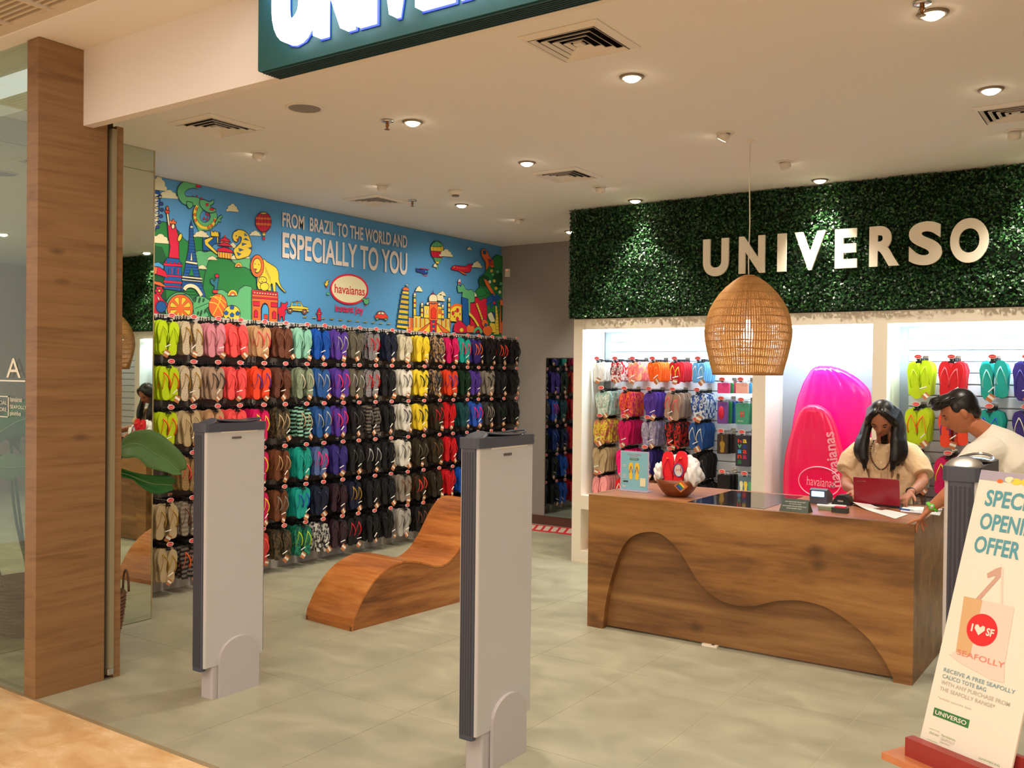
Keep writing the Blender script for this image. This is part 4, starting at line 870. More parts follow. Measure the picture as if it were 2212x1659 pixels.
T[0] = [('lime', 'lime'), ('beige glitter', 'gold'), ('dusty pink', 'dusty pink'), ('coral', 'coral'), ('tan', 'coral'), ('brown glitter', 'brown'), ('mint', 'mint'), ('blue', 'blue'), ('purple', 'silver'), ('olive grey', 'grey'), ('dotted black', 'red'), ('navy', 'black'), ('cream', 'cream'), ('yellow', 'yellow'), ('navy and tan', 'tan'), ('magenta', 'pink'), ('teal', 'pink'), ('violet navy', 'orange'), ('black', 'black'), ('black', 'orange red'), ('black', 'black')]
T[1] = [('lime', 'orange'), ('beige glitter', 'gold'), ('taupe', 'dark grey'), ('coral', 'coral'), ('orange red', 'purple'), ('brown glitter', 'brown'), ('sage', 'cream'), ('denim blue', 'silver'), ('purple', 'pink'), ('olive grey', 'silver'), ('dotted black', 'red'), ('black', 'black'), ('white', 'grey'), ('yellow', 'dark green'), ('navy and tan', 'navy'), ('orange red', 'purple'), ('dark green', 'dark green'), ('purple', 'purple'), ('warm grey', 'black'), ('black', 'navy'), ('black', 'black')]
T[2] = [('lime', 'orange'), ('beige', 'beige'), ('tan', 'coral'), ('coral', 'coral'), ('magenta', 'yellow'), ('camouflage', 'beige'), ('striped mint', 'beige'), ('denim blue', 'silver'), ('purple', 'pink'), ('black', 'dark grey'), ('striped black', 'grey'), ('black', 'black'), ('white', 'dark grey'), ('yellow', 'navy'), ('dark olive', 'red'), ('red', 'red'), ('dark teal', 'dark teal'), ('royal blue', 'hot pink'), ('dark grey', 'warm grey'), ('black', 'dark green'), ('black', 'black')]
T[3] = [None, ('gold glitter', 'coral'), ('tan', 'coral'), ('red', 'red'), ('magenta', 'yellow'), ('brown', 'tan'), ('teal', 'teal'), ('dotted navy', 'hot pink'), ('violet navy', 'violet navy'), ('black', 'dark grey'), ('black', 'silver'), ('black', 'black'), ('white', 'grey'), ('dark olive', 'olive grey'), ('dark olive', 'brown'), ('red', 'red'), ('navy', 'deep blue'), ('deep blue', 'blue'), ('black', 'black'), ('dark grey', 'black'), ('black', 'black')]
T[4] = [('beige', 'gold'), ('striped grey', 'brown'), ('red', 'red'), ('coral', 'red'), ('magenta', 'yellow'), ('brown', 'warm grey'), ('teal', 'blue'), ('navy', 'navy'), ('maroon', 'maroon'), ('navy', 'gold'), ('black', 'black'), ('black', 'black'), ('warm grey', 'brown'), ('dark olive', 'orange red'), ('dark olive', 'dark olive'), ('red', 'red'), ('blue', 'blue'), ('black', 'black'), ('dark grey', 'black'), ('black', 'black'), ('black', 'black')]
T[5] = [('beige', 'gold'), ('striped black', 'orange'), ('red', 'red'), ('red brown', 'red'), ('red brown', 'coral'), ('camouflage', 'camouflage'), ('green pattern', 'lime'), ('black and white patterned', 'silver'), ('maroon', 'maroon'), ('black', 'red'), ('black', 'black'), ('black', 'black'), ('pale grey', 'grey'), ('black', 'brown'), ('dark olive', 'black'), ('red', 'red'), ('blue', 'blue'), ('black', 'black'), ('black', 'black'), ('black', 'black'), ('black', 'black')]
STACK = MB()
def sfx(sole, strap): return f'{sole} flip-flops, {strap} straps' if sole != strap else f'all-{sole} flip-flops'
def rest(b, x, y, z, axis, sole, strap, sc):   # plain pair behind the others
    ms = smat(sole)
    for sx in (-1, 1):
        P = [(sx*.0425*sc+px*sc+random.uniform(-.001, .001), pz*sc) for px, pz in sole_outline(sx)[::2]][::-1]
        if axis == 'x': b.prism(P, lambda u, w, h: (x-h, y+u, z+w), 0, .014, ms)
        else: b.prism(P, lambda u, w, h: (x+u, y+h, z+w), 0, .014, ms)
    if axis == 'x': b.box((x-.012, y-.018, z-.004), (x-.004, y+.018, z+.02), BLACK); b.box((x-.01, y-.004, z+.015), (x-.004, y+.004, z+.045), BLACK)
    else: b.box((x-.018, y+.004, z-.004), (x+.018, y+.012, z+.02), BLACK)
indiv = 0
for r in range(6):
    for c in range(21):
        loc = (-5.905, COLY[c], ROWZ[r]); col = f'{ordn[c]} peg from mirror'
        if T[r][c] is None: continue
        peg(loc, PI/2, .27, f'chrome display peg with red oval sign, {ROWN[r]} row, {col}', 'chrome pegs with red oval signs on the mural wall')
        so, st = T[r][c]
        x = -5.925-random.uniform(0, .012)
        pair((x, COLY[c]+random.uniform(-.006, .006), ROWZ[r]-.028), PI/2, so, st, f'{sfx(so, st)}, front, {ROWN[r]} row, {col}', 'flip-flops hanging below the mural', .95)
        n = random.choice([6, 7, 8]) if r < 5 else 6
        for k in range(1, n):
            xx = x-.031*k-random.uniform(0, .006)
            if xx < XM+.07: break
            if k == 1: pair_single((xx, COLY[c]+random.uniform(-.008, .008), ROWZ[r]-.028+random.uniform(-.006, .006)), PI/2, so, st, f'{sfx(so, st)}, behind front pair, {ROWN[r]} row, {col}', 'flip-flops hanging below the mural', .95)
            else: rest(STACK, xx, COLY[c]+random.uniform(-.008, .008), ROWZ[r]-.036+random.uniform(-.006, .006), 'x', so, st, .95)

# alcove one: five rows of pegs, children's pairs on the top row
A1 = [(1.80, .66, [-4.12, -3.94, -3.77, -3.58, -3.375, -3.165], [('white', 'white'), ('floral red', 'black'), ('floral pink', 'coral'), ('orange', 'orange'), ('red', 'yellow'), ('sky blue', 'cream')]),
      (1.54, .84, [-4.075, -3.845, -3.61, -3.39, -3.17], [('aqua cream', 'white'), ('floral magenta', 'orange'), ('purple', 'purple'), ('taupe', 'coral'), ('blue and white', 'blue')]),
      (1.295, .84, [-4.085, -3.85, -3.62, -3.40, -3.175], [('floral yellow', 'yellow'), ('magenta', 'magenta'), ('lavender', 'silver'), ('red and black', 'black'), ('denim blue', 'white')]),
      (1.04, .84, [-4.09, -3.86, -3.64, -3.405, -3.155], [('beige', 'beige'), ('hot pink', 'hot pink'), ('violet navy', 'white'), ('maroon', 'black'), ('black', 'dark grey')]),
      (.79, .84, [-4.09, -3.86, -3.62, -3.40, -3.142], [('light pink', 'light pink'), ('red', 'white'), ('brown', 'tan'), ('black', 'dark grey'), ('black', 'cyan')])]
A3 = [(1.81, 1.0, [-1.458, -1.237, -.974, -.765, -.53], [('lime', 'lime'), ('red', 'coral'), ('teal', 'mint'), ('violet navy', 'violet navy'), ('sky blue', 'blue')]),
      (1.465, 1.0, [-1.467, -1.235, -.989, -.765, -.53], [('lime', 'orange'), ('orange red', 'purple'), ('teal', 'blue'), ('violet navy', 'cream'), ('yellow', 'navy')]),
      (1.122, 1.0, [-1.48, -1.249, -1.0, -.77, -.53], [('aqua cream', 'navy'), ('magenta', 'yellow'), ('green pattern', 'teal'), ('black', 'silver'), ('red', 'red')]),
      (.83, .6, [-1.48, -1.249, -1.0, -.77, -.53], [('striped grey', 'grey'), ('coral', 'red'), ('green pattern', 'teal'), ('black', 'silver'), ('red', 'red')])]
for AL, side, gp in ((A1, 'left', 'flip-flops in the left lit alcove'), (A3, 'right', 'flip-flops in the right lit alcove')):
    for r, (z, sc, xs, cl) in enumerate(AL):
        for c, (x, (so, st)) in enumerate(zip(xs, cl)):
            rn = ['top', 'second', 'third', 'fourth', 'fifth'][r]; pl = f'{rn} row, {ordn[c]} from left in {side} lit alcove'
            peg((x, 7.30, z), 0, .27, f'chrome peg with oval sign, {pl}', 'chrome pegs with oval signs in the lit alcoves')
            pair((x, 7.318, z-.025), 0, so, st, f'{sfx(so, st)}, {pl}', gp, sc)
            for k in range(1, 7 if side == 'left' else 6): rest(STACK, x+random.uniform(-.004, .004), 7.33+k*.033, z-.03+random.uniform(-.004, .004), 'y', so, st, sc)
STACK.build('stacked_flip_flops', None, label='rows of further flip-flops of every colour stacked on the pegs behind the front pairs', cat='flip-flops', kind='stuff')

# ================================================================ SALES COUNTER
CW = wood('counter_wood', (94, 60, 28), (138, 93, 47), (166, 120, 66), (.8, 6, 6), .42, con=(.42, .86))
CWD = wood('counter_wood_recess', (90, 58, 30), (128, 88, 48), (160, 118, 70), (.7, 6, 7), .45)
CX0, CX1, CY0, CY1, CZ = -3.09, -1.08, 5.385, 6.25, .868
t = thing('sales_counter', 'long wooden sales counter with a wave-shaped relief cut into its front', 'counter', (-2.08, 5.8, 0))
cv = [(170, 905), (185, 780), (205, 680), (230, 590), (260, 500), (300, 420), (350, 375), (410, 355), (470, 353), (520, 370), (580, 420), (640, 490), (680, 560), (730, 640), (790, 705), (870, 760), (950, 785), (1020, 792), (1090, 785), (1150, 768), (1230, 757), (1330, 757), (1420, 775), (1500, 805), (1590, 860), (1680, 930), (1740, 985), (1780, 1040), (1830, 1110), (1865, 1180), (1885, 1222)]
wave = [ony(1240+x/2.731, 1020+y/2.731, CY0) for x, y in cv]; wave = [(p[0], max(p[2], 0)) for p in catmull([(w[0], 0, w[2]) for w in wave], 3)]
wave[0] = (wave[0][0], 0.); wave[-1] = (wave[-1][0], 0.)
fp = [(CX0, 0)]+wave+[(CX1, 0), (CX1, CZ), (CX0, CZ)]
MB().prism(fp, lambda u, w, h: (u, h, w), CY0, CY0+.055, CW).build('front_panel', t)
solid('recessed_panel', t, CWD, ((CX0+.02, CY0+.055, .012), (CX1-.02, CY0+.09, CZ-.03)))
solid('side_panel', t, CW, ((CX1-.04, CY0+.055, 0), (CX1, CY1, CZ))); solid('side_panel', t, CW, ((CX0, CY0+.055, 0), (CX0+.04, CY1, CZ)))
solid('worktop', t, wood('counter_top_wood', (128, 78, 50), (160, 102, 68), (184, 128, 90), (.9, 7, 7), .3, knots=False), ((CX0+.04, CY0+.055, CZ-.035), (CX1-.04, CY1, CZ-.001)))
solid('back_shelf', t, CW, ((CX0+.04, CY0+.1, .42), (CX1-.04, CY1-.02, .44)))
solid('glass_inset', t, mat('display_glass_top', (40, 36, 38), .06, spec=.8), ((-2.42, CY0+.058, CZ-.002), (-1.93, CY1-.06, CZ+.001)))
t = thing('floor_plug', 'small white cable outlet on the floor under the counter front', 'floor outlet', tuple(onz(1534, 1396)))
P = onz(1534, 1396); b = MB().rbox((P[0]-.05, P[1]-.02, 0), (P[0]+.05, P[1]+.02, .012), WHITEL, r=.006); b.build('outlet_plate', t)
solid('flap', t, STEEL, ((P[0]+.012, P[1]-.014, .012), (P[0]+.03, P[1]+.014, .016)))

# ================================================================ WOODEN LOUNGER
LW = wood('lounger_wood', (118, 62, 24), (174, 104, 48), (204, 138, 74), (.8, 6, 6), .3, big=1.1, con=(.42, .86))
LWS = wood('lounger_side_wood', (98, 56, 24), (150, 94, 46), (182, 126, 68), (3, .7, 6), .35, big=1.2, con=(.43, .85))
t = thing('wave_lounger', 'curved orange-brown wooden chaise lounger on the floor before the flip-flops', 'lounger', (-4.454, 4.38, 0), -math.atan2(.0717, .9974))
pr = [(0, 0), (0, .03), (.012, .074), (.05, .142), (.10, .211), (.18, .288), (.27, .341), (.365, .371), (.447, .382), (.545, .371), (.66, .341), (.75, .309), (.845, .297), (.911, .317), (.975, .351), (1.019, .395), (1.07, .446), (1.12, .514), (1.175, .589), (1.24, .655), (1.30, .69), (1.37, .70), (1.44, .68), (1.50, .61), (1.53, .5), (1.55, .3), (1.56, 0)]
pr2 = [tuple(p) for p in catmull(pr[2:-1], 3)]; pr2 = [(0, 0), (0, .03)]+pr2+[pr[-1]]
for a, c in ((-.225, -.205), (.205, .225)):
    MB().prism([(y, z-.002 if z > .01 else z) for y, z in pr2][::-1], lambda u, w, h: (h, u, w), a, c, LWS).build('side_panel', t, local=True)
b = MB(); n_ = len(pr2); inn = []
for i, (y, z) in enumerate(pr2):
    a_ = np.array(pr2[min(i+1, n_-1)])-np.array(pr2[max(i-1, 0)]); a_ = a_/np.linalg.norm(a_); inn.append((y+a_[1]*.012, max(z-a_[0]*.012, 0)))
v = [(x, y, z) for x in (-.228, .228) for y, z in pr2]+[(x, y, z) for x in (-.228, .228) for y, z in inn]
f = []
for i in range(n_-1): f += [(i, n_+i, n_+i+1, i+1), (2*n_+i, 2*n_+i+1, 3*n_+i+1, 3*n_+i), (i, i+1, 2*n_+i+1, 2*n_+i), (n_+i, 3*n_+i, 3*n_+i+1, n_+i+1)]
b.add(v, f, LW); o = b.build('curved_surface', t, local=True, smooth=False)

# ================================================================ ANTI-THEFT PEDESTALS
PAN = mat('pedestal_panel', (192, 190, 189), .45); PDK = mat('pedestal_edge', (70, 74, 86), .5); PTR = mat('pedestal_lens', (70, 26, 44), .12)
def pedestal(cx, cy_, lab, L=.40, lens=PTR):
    t = thing('security_pedestal', lab, 'security gate', (cx, cy_, 0), group='anti-theft pedestals at the entrance')
    w = .048; y0, y1 = cy_-L/2, cy_+L/2
    MB().rbox((cx-w, y0+.012, .165), (cx+w, y1-.012, 1.352), PAN, r=.012).build('panel', t)
    for k, (a, c) in enumerate(((y0, y0+.035), (y1-.035, y1))):
        b = MB().rbox((cx-.036, a, .150+.03*k), (cx+.036, c, 1.352), PDK, r=.012)
        for q in range(5): b.box((cx-.028+q*.0125, a-.0008 if k == 0 else c-.001, .17), (cx-.022+q*.0125, a+.003 if k == 0 else c+.0008, 1.33), mat('pedestal_rib', (54, 56, 66), .5))
        b.build('edge_strip', t)
    # sloping cap with an oval dish
    MB().rbox((cx-w-.006, y0-.004, 1.345), (cx+w+.006, y1+.004, 1.388), PDK, r=.03).build('cap', t)
    ca, sa = math.cos(.42), math.sin(.42); RX = np.array([[1, 0, 0], [0, ca, -sa], [0, sa, ca]]); RX2 = np.array([[1, 0, 0], [0, math.cos(-.05), -math.sin(-.05)], [0, math.sin(-.05), math.cos(-.05)]])
    MB().ell((cx, y0+.052, 1.388), (.053, .056, .012), PDK if lens is not CHROME else mat('lens_silver', (170, 165, 160), .3, metal=.8), 24, 8, RX).build('front_lens', t, smooth=True)
    MB().ell((cx, cy_+.045, 1.392), (.048, .135, .012), lens, 28, 8, RX2).build('indicator_lens', t, smooth=True)
    b = MB().tube([(cx+.052*math.cos(a_), cy_+.045+.145*math.sin(a_), 1.394+.010*math.sin(a_)**2) for a_ in np.linspace(0, 2*PI, 32, endpoint=False)], .0045, PDK if lens is not CHROME else CHROME, 6, close=True); b.build('lens_rim', t, smooth=True)
    b = MB().rbox((cx-w-.002, y0+.10, 1.338), (cx+w+.002, y1-.06, 1.352), WHITEL, r=.004); b.build('top_clip', t)
    for s in (-1, 1):
        MB().rbox((cx+s*(w+.001), cy_-.03, 1.306), (cx+s*(w+.003), cy_+.03, 1.316), mat('slot_grey', (90, 86, 86), .5), r=.004, axis=0).build('key_slot', t)
        arch = [(cy_-.105, 0), (cy_-.105, .19)]+[(cy_+.02-.125*math.cos(a_), .19+.10*math.sin(a_)) for a_ in np.linspace(0, PI, 13)][1:]+[(cy_+.145, 0)]
        MB().prism(arch, lambda u, v_, h: (h, u, v_), cx+s*w, cx+s*(w+.016), LTGREY).build('foot_cover', t)
    MB().rbox((cx-w+.004, y0+.06, 0), (cx+w-.004, y1-.05, .17), LTGREY, r=.01).build('foot', t)
pedestal(-3.95, 3.178, 'pale grey anti-theft pedestal on the left, nearest the wooden column')
pedestal(-2.33, 3.282, 'pale grey anti-theft pedestal in the middle of the entrance, before the lounger', L=.43, lens=mat('pedestal_lens_dark', (24, 24, 34), .12))
pedestal(-.490, 3.27, 'pale grey anti-theft pedestal on the right, partly hidden by the offer poster', lens=CHROME)

# ================================================================ WOVEN PENDANT LAMP
RAT = mat('rattan', (198, 150, 90), .45, vary=.25, vscale=20); RATD = mat('rattan_dark', (166, 112, 60), .5, vary=.2, vscale=16)
PX, PY = -2.103, 5.603
t = thing('pendant_lamp', 'woven rattan bell-shaped pendant lamp hanging over the counter', 'pendant lamp', (PX, PY, CEIL))
MB().tube(catmull([(PX, PY, CEIL), (PX-.004, PY, 2.9), (PX+.003, PY, 2.6), (PX-.002, PY, 2.4), (PX, PY, 2.28)], 4), .004, mat('cord_white', (220, 214, 200), .6), 6).build('cord', t)
MB().lathe([(.026, 0), (.026, -.010), (.008, -.014), (0, -.014)], (PX, PY, CEIL), WHITEL, 16).build('ceiling_hook', t)
prof = [(.02, 2.272), (.05, 2.262), (.10, 2.228), (.155, 2.178), (.205, 2.110), (.238, 2.040), (.255, 1.965), (.258, 1.915), (.252, 1.86), (.240, 1.80), (.226, 1.745), (.214, 1.70), (.207, 1.667)]
cp = [tuple(p) for p in catmull(prof, 3)]
b = MB(); nr = 104
for k in range(nr):
    a_ = 2*PI*k/nr; dj = random.uniform(-.008, .008)
    b.tube([(PX+r*math.cos(a_+dj*math.sin(z*20)), PY+r*math.sin(a_+dj*math.sin(z*20)), z) for r, z in cp[::2]], .0050 if k % 2 else .0038, RAT, 4)
b.build('upright_weave', t, kind='stuff')
b = MB()
zs = np.linspace(1.672, 2.25, 84)
for j, z in enumerate(zs):
    r = np.interp(z, [q[1] for q in cp][::-1], [q[0] for q in cp][::-1])
    b.tube([(PX+(r+.002*math.sin(a_*44+j*PI))*math.cos(a_), PY+(r+.002*math.sin(a_*44+j*PI))*math.sin(a_), z+.0015*math.sin(a_*5+j)) for a_ in np.linspace(0, 2*PI, 90, endpoint=False)], .0025 if j % 7 else .0044, RAT if j % 7 else RATD, 3, close=True)
b.build('hoop_weave', t, kind='stuff')
MB().tube([(PX+.207*math.cos(a_), PY+.207*math.sin(a_), 1.668) for a_ in np.linspace(0, 2*PI, 60, endpoint=False)], .008, RATD, 6, close=True).build('bottom_rim', t, smooth=True)
MB().lathe([(0, 2.275), (.03, 2.272), (.062, 2.262), (.06, 2.252), (0, 2.25)], (PX, PY, 0), RATD, 24).build('top_cap', t, smooth=True)
MB().lathe([(0, 1.86), (.028, 1.875), (.035, 1.91), (.025, 1.945), (.014, 1.96), (.014, 2.0), (0, 2.0)], (PX, PY, 0), mat('cool_bulb', (230, 240, 255), .4, emit=(225, 235, 255), estr=14), 16).build('bulb', t, smooth=True)
light('pendant_bulb_light', 'POINT', (PX, PY, 1.80), 5, (.9, .93, 1), shadow_soft_size=.03)

# ================================================================ PINK INFLATABLES
PNK = mat('pink_vinyl', (250, 24, 132), .22, spec=.6, coat=.4, sub=.15, emit=(255, 20, 120), estr=0.0)
PNR = mat('red_pink_vinyl', (252, 30, 96), .22, spec=.6, coat=.4, sub=.15)
zz = lambda x, y, Y: ony(1600+x/3.769, 680+y/3.769, Y)
def inflatable(lab, rows, Y, T_, ribs, m, zb, xlim=9):
    t = thing('inflatable_mattress', lab, 'inflatable', (zz(rows[0][1], rows[0][0], Y)[0], Y, zb))
    R_ = []
    for y, a, c in rows:
        pa, pc = zz(a, y, Y), zz(c, y, Y); R_.append((pa[2], pa[0], min(pc[0], xlim)))
    R_.append((zb, R_[-1][1], R_[-1][2])); R_ = [tuple(p) for p in catmull([r for r in R_ if r[0] >= zb], 3)]
    U = 44; V = len(R_); v = []
    for sgn in (-1, 1):
        for j, (z, a, c) in enumerate(R_):
            ev = math.sqrt(max(0, min(1, (j+.0)/7)))
            for i in range(U+1):
                u = i/U; e = (1-(2*u-1)**4)**.5*ev
                v.append((a+(c-a)*u, Y+sgn*(T_*e*(.92+.08*abs(math.sin(u*PI*ribs)))), z))
    f = []; n1 = (U+1); K = V*n1
    for s_ in (0, 1):
        for j in range(V-1):
            for i in range(U):
                q = (s_*K+j*n1+i, s_*K+(j+1)*n1+i, s_*K+(j+1)*n1+i+1, s_*K+j*n1+i+1); f.append(q if s_ == 0 else q[::-1])
    for i in range(U): f.append(((V-1)*n1+i, K+(V-1)*n1+i, K+(V-1)*n1+i+1, (V-1)*n1+i+1))
    MB().add(v, f, m).build('air_chambers', t, smooth=True)
    sm_ = MB(); loop = [(a, Y, z) for z, a, c in R_][::-1]+[(c, Y, z) for z, a, c in R_]; sm_.tube(loop, .005, m, 5); sm_.build('seam', t, smooth=True)
    return t
inflatable('big glossy pink inflatable mattress standing at the back of the middle alcove', [(420, 640, 740), (432, 605, 790), (455, 575, 850), (500, 545, 930), (560, 512, 1005), (620, 490, 1050), (700, 462, 1060), (900, 425, 1060), (1100, 400, 1060), (1300, 395, 1060), (1500, 395, 1060)], 7.50, .045, 6, PNK, .60, -1.765)
ti = inflatable('smaller pink inflatable mattress with white lettering, standing in front of the bigger one', [(735, 565, 620), (745, 535, 650), (765, 505, 690), (810, 472, 735), (900, 436, 775), (1000, 402, 805), (1100, 376, 835), (1200, 360, 855), (1350, 350, 885), (1500, 350, 900)], 7.36, .035, 5, PNR, .60)
LP_ = mat('vinyl_print_pale', (255, 170, 190), .4)
a0, a1 = zz(822, 1400, 7.318), zz(757, 950, 7.318); ex = (a1-a0); Ln = np.linalg.norm(ex); ex = ex/Ln; ey = np.array([-ex[2], 0, ex[0]])
b = MB(); text(b, 'havaianas', a0, ex, ey, Ln, .085, LP_, off=.02); b.build('printed_name', ti)
p = zz(640, 1360, 7.318); b = MB(); q0 = zz(538, 1375, 7.318); q1 = zz(765, 1400, 7.318); ex = (q1-q0); Ln = np.linalg.norm(ex); ex /= Ln; ey = np.array([-ex[2], 0, ex[0]])
text(b, 'havaianas', q0-ey*.01, ex, ey, Ln, .07, LP_)
b.tube([p+ex*.16*math.cos(a_)+ey*.115*math.sin(a_) for a_ in np.linspace(0, 2*PI, 40, endpoint=False)], .004, LP_, 4, close=True); b.build('printed_logo', ti)

# ================================================================ ACCESSORIES IN THE LEFT ALCOVE
def pack(x, z, w, h, d, m, lab, extra=None, n=3, mats=None):
    grp = 'accessory packs in the left lit alcove'
    peg((x, 7.30, z), 0, .27, f'peg holding the {lab}', 'accessory pegs in the left lit alcove')
    for k in range(n):
        mm = (mats or [m])[k % len(mats or [m])]
        t = thing('accessory_pack', (lab if k == 0 else f'{["", "second", "third", "fourth"][k]} pack hanging behind the {lab}'), 'accessory', (x+.012*k, 7.325+k*.05, z-.02), group=grp)
        xx, yy, z1 = x+.012*k, 7.325+k*.05, z-.03
        MB().rbox((xx-w/2, yy, z1-h), (xx+w/2, yy+d, z1), mm, r=.008, axis=1).build('pack', t)
        MB().rbox((xx-.015, yy+d*.4, z1), (xx+.015, yy+d*.6, z1+.02), mat('clear_tab', (200, 200, 205), .3), r=.005, axis=1).build('hang_tab', t)
        if extra and k == 0: extra(t, xx, yy-.001, z1, w, h)
PKM = mat('pouch_pink', (236, 70, 130), .4, vary=.3, vscale=40); PEM = mat('pouch_peach', (236, 170, 150), .5, vary=.15, vscale=40)
def ff_print(cx, cyy, cz, h, m, sm, b, lift=.002):
    for s in (-1, 1):
        P = [(cx+s*h*.19+x/.26*h*.9, cz+z/.26*h) for x, z in sole_outline(s)][::-1]; b.add([(u, cyy-lift, w) for u, w in P], [tuple(range(len(P)))], m)
        for q in (-1, 1): b.tube([(cx+s*h*.19, cyy-lift-.001, cz-h*.22), (cx+s*h*.19+q*h*.12, cyy-lift-.001, cz-h*.62)], h*.014, sm, 4)
def ex_word(t, x, y, z, w, h):
    b = MB()
    for k, (s_, cs) in enumerate((('ha', ('red', 'y')), ('va', ('G', 'B')), ('ia', ('c', 'R')), ('na', ('R', 'p')), ('s', ('g',)))):
        for i, ch in enumerate(s_): text(b, ch, (x-w*.36+i*w*.36, y, z-h*.24-k*h*.17), EX, EZ, w*.28, h*.12, pm({'red': 'R'}.get(cs[i], cs[i])), off=.02)
    b.build('printed_letters', t)
def ex_shoes(t, x, y, z, w, h):
    b = MB(); 
    for i, c in enumerate('wyG'):
        cx = x-w*.3+i*w*.3; P = [(cx+px*.35, z-h*.15+pz*.35) for px, pz in sole_outline(1)][::-1]; b.add([(u, y, q) for u, q in P], [tuple(range(len(P)))], pm(c)); b.lathe([(0, 0), (.012, 0)], (cx, y, z-h*.62), pm('R'), 8)
    text(b, 'love', (x-w*.3, y, z-h*.85), EX, EZ, w*.55, h*.1, pm('o')); b.build('printed_charms', t)
def ex_gold(t, x, y, z, w, h):
    b = MB(); P = [(x+px*.5, z-h*.35+pz*.36) for px, pz in sole_outline(1)][::-1]; b.add([(u, y, q) for u, q in P], [tuple(range(len(P)))], mat('gold_print', (196, 160, 70), .3, metal=.7)); b.tube([(x, y, z-.01), (x, y, z-h*.36)], .004, mat('gold_print', (196, 160, 70)), 5); b.build('gold_charm', t)
def ex_charm(t, x, y, z, w, h):
    b = MB(); ff_print(x, y, z-h*.38, h*.28, pm('r'), pm('y'), b); text(b, 'kids', (x-w*.3, y, z-h*.88), EX, EZ, w*.4, h*.07, pm('w')); b.build('printed_charm', t)
def ex_pod(t, x, y, z, w, h):
    MB().ell((x-w*.1, y, z-h*.5), (w*.28, .01, h*.3), pm('r'), 12, 8).build('red_case', t, smooth=True)
pack(-2.952, 1.629, .10, .085, .03, PKM, 'pink patterned soft pouch, top row beside the flip-flops', None, 3, [PKM, pm('g'), pm('p')])
pack(-2.795, 1.631, .10, .085, .03, PEM, 'peach soft pouch, top row beside the white upright', None, 2, [PEM, pm('c')])
pack(-2.958, 1.474, .085, .18, .03, mat('pack_violet', (120, 70, 150), .4), 'violet pack with a red case, second row', ex_pod, 4, [mat('pack_violet', (120, 70, 150), .4), pm('g'), pm('b'), pm('B')])
pack(-2.789, 1.467, .11, .17, .03, mat('pack_green', (70, 150, 120), .4), 'green pack with a small red print, beside the white upright', ex_charm, 2)
pack(-2.956, 1.208, .085, .16, .035, mat('pack_brown', (62, 46, 40), .4), 'dark brown box with a gold flip-flop charm, third row', ex_gold, 3, [mat('pack_brown', (62, 46, 40), .4), BLACK])
pack(-2.779, 1.206, .12, .25, .03, mat('pack_slate', (48, 48, 62), .5), 'dark pack printed with bright coloured letters', ex_word, 2)
pack(-2.942, .877, .10, .22, .04, BLACK, 'black glossy case, lowest row beside the flip-flops', None, 3)
pack(-2.753, .874, .12, .24, .03, mat('pack_bluegrey', (96, 124, 140), .5), 'blue-grey pack with small printed flip-flops, lowest row', ex_shoes, 2)
# things low in the unit
t = thing('orange_pouch', 'bright orange and white rounded pouch in the bottom cubby left of the counter', 'pouch', (-4.10, 7.30, .103))
MB().ell((-4.08, 7.34, .165), (.075, .07, .062), mat('orange_cloth', (250, 84, 20), .5), 18, 12).build('body', t, smooth=True); MB().ell((-4.07, 7.315, .205), (.05, .05, .045), pm('w'), 14, 9).build('white_top', t, smooth=True)
for k, (x, z, w, h, m, lab) in enumerate(((-1.33, .592, .22, .115, mat('red_case', (214, 40, 30), .4), 'red box with a pale band on the shelf behind the counter end'), (-1.30, .103, .16, .16, mat('magenta_bag', (190, 24, 80), .5), 'magenta bag standing in the bottom cubby behind the counter end'))):
    t = thing('storage_box' if k == 0 else 'gift_bag', lab, 'box' if k == 0 else 'bag', (x, 7.25, z)); MB().rbox((x-w/2, 7.20, z), (x+w/2, 7.36, z+h), m, r=.01, axis=1).build('body', t)
    solid('band' if k == 0 else 'panel', t, mat('band_pink', (230, 140, 130), .5), ((x-w/2-.001, 7.197, z+h*.45), (x+w/2+.001, 7.362, z+h*.55)))
t = thing('slippers_pair', 'pair of magenta slippers lying in the bottom cubby behind the counter end', 'slippers', (-1.15, 7.25, .103))
for s in (-1, 1): MB().ell((-1.16+s*.04, 7.30, .125), (.035, .10, .02), mat('magenta_bag', (190, 24, 80)), 14, 8).build('slipper', t, smooth=True)

# ================================================================ THINGS ON THE COUNTER
Z0 = CZ
t = thing('acrylic_sign', 'pale blue sign with yellow flip-flops in a clear holder on the counter', 'sign', (-2.93, 5.72, Z0))
x0, x1 = -3.032, -2.826; z1 = 1.135; Yp = 5.72
solid('clear_holder', t, mat('acrylic_edge', (196, 196, 220), .1, alpha=.75), ((x0-.004, Yp, Z0), (x1+.004, Yp+.004, z1+.004)))
solid('holder_foot', t, mat('acrylic_edge', (196, 196, 220)), ((x0-.004, Yp-.02, Z0), (x1+.004, Yp+.07, Z0+.004)))
solid('printed_sheet', t, mat('sheet_blue', (128, 188, 204), .5), ((x0+.004, Yp-.0015, Z0+.012), (x1-.004, Yp-.0005, z1-.004)))
b = MB(); ff_print(-2.932, Yp-.001, 1.062, .115, mat('print_flop_yellow', (236, 196, 50), .5), pm('B'), b, .001)
b.box((-2.964, Yp-.003, 1.080), (-2.898, Yp-.002, 1.092), mat('sign_green', (40, 90, 60), .5)); text(b, 'UNIVERSO', (-2.958, Yp-.0036, 1.0825), EX, EZ, .054, .007, PAPER)
text(b, 'SPECIAL OPENING', (-2.985, Yp-.002, 1.112), EX, EZ, .105, .007, pm('p')); text(b, 'OFFER', (-2.962, Yp-.002, 1.100), EX, EZ, .06, .007, pm('p'))
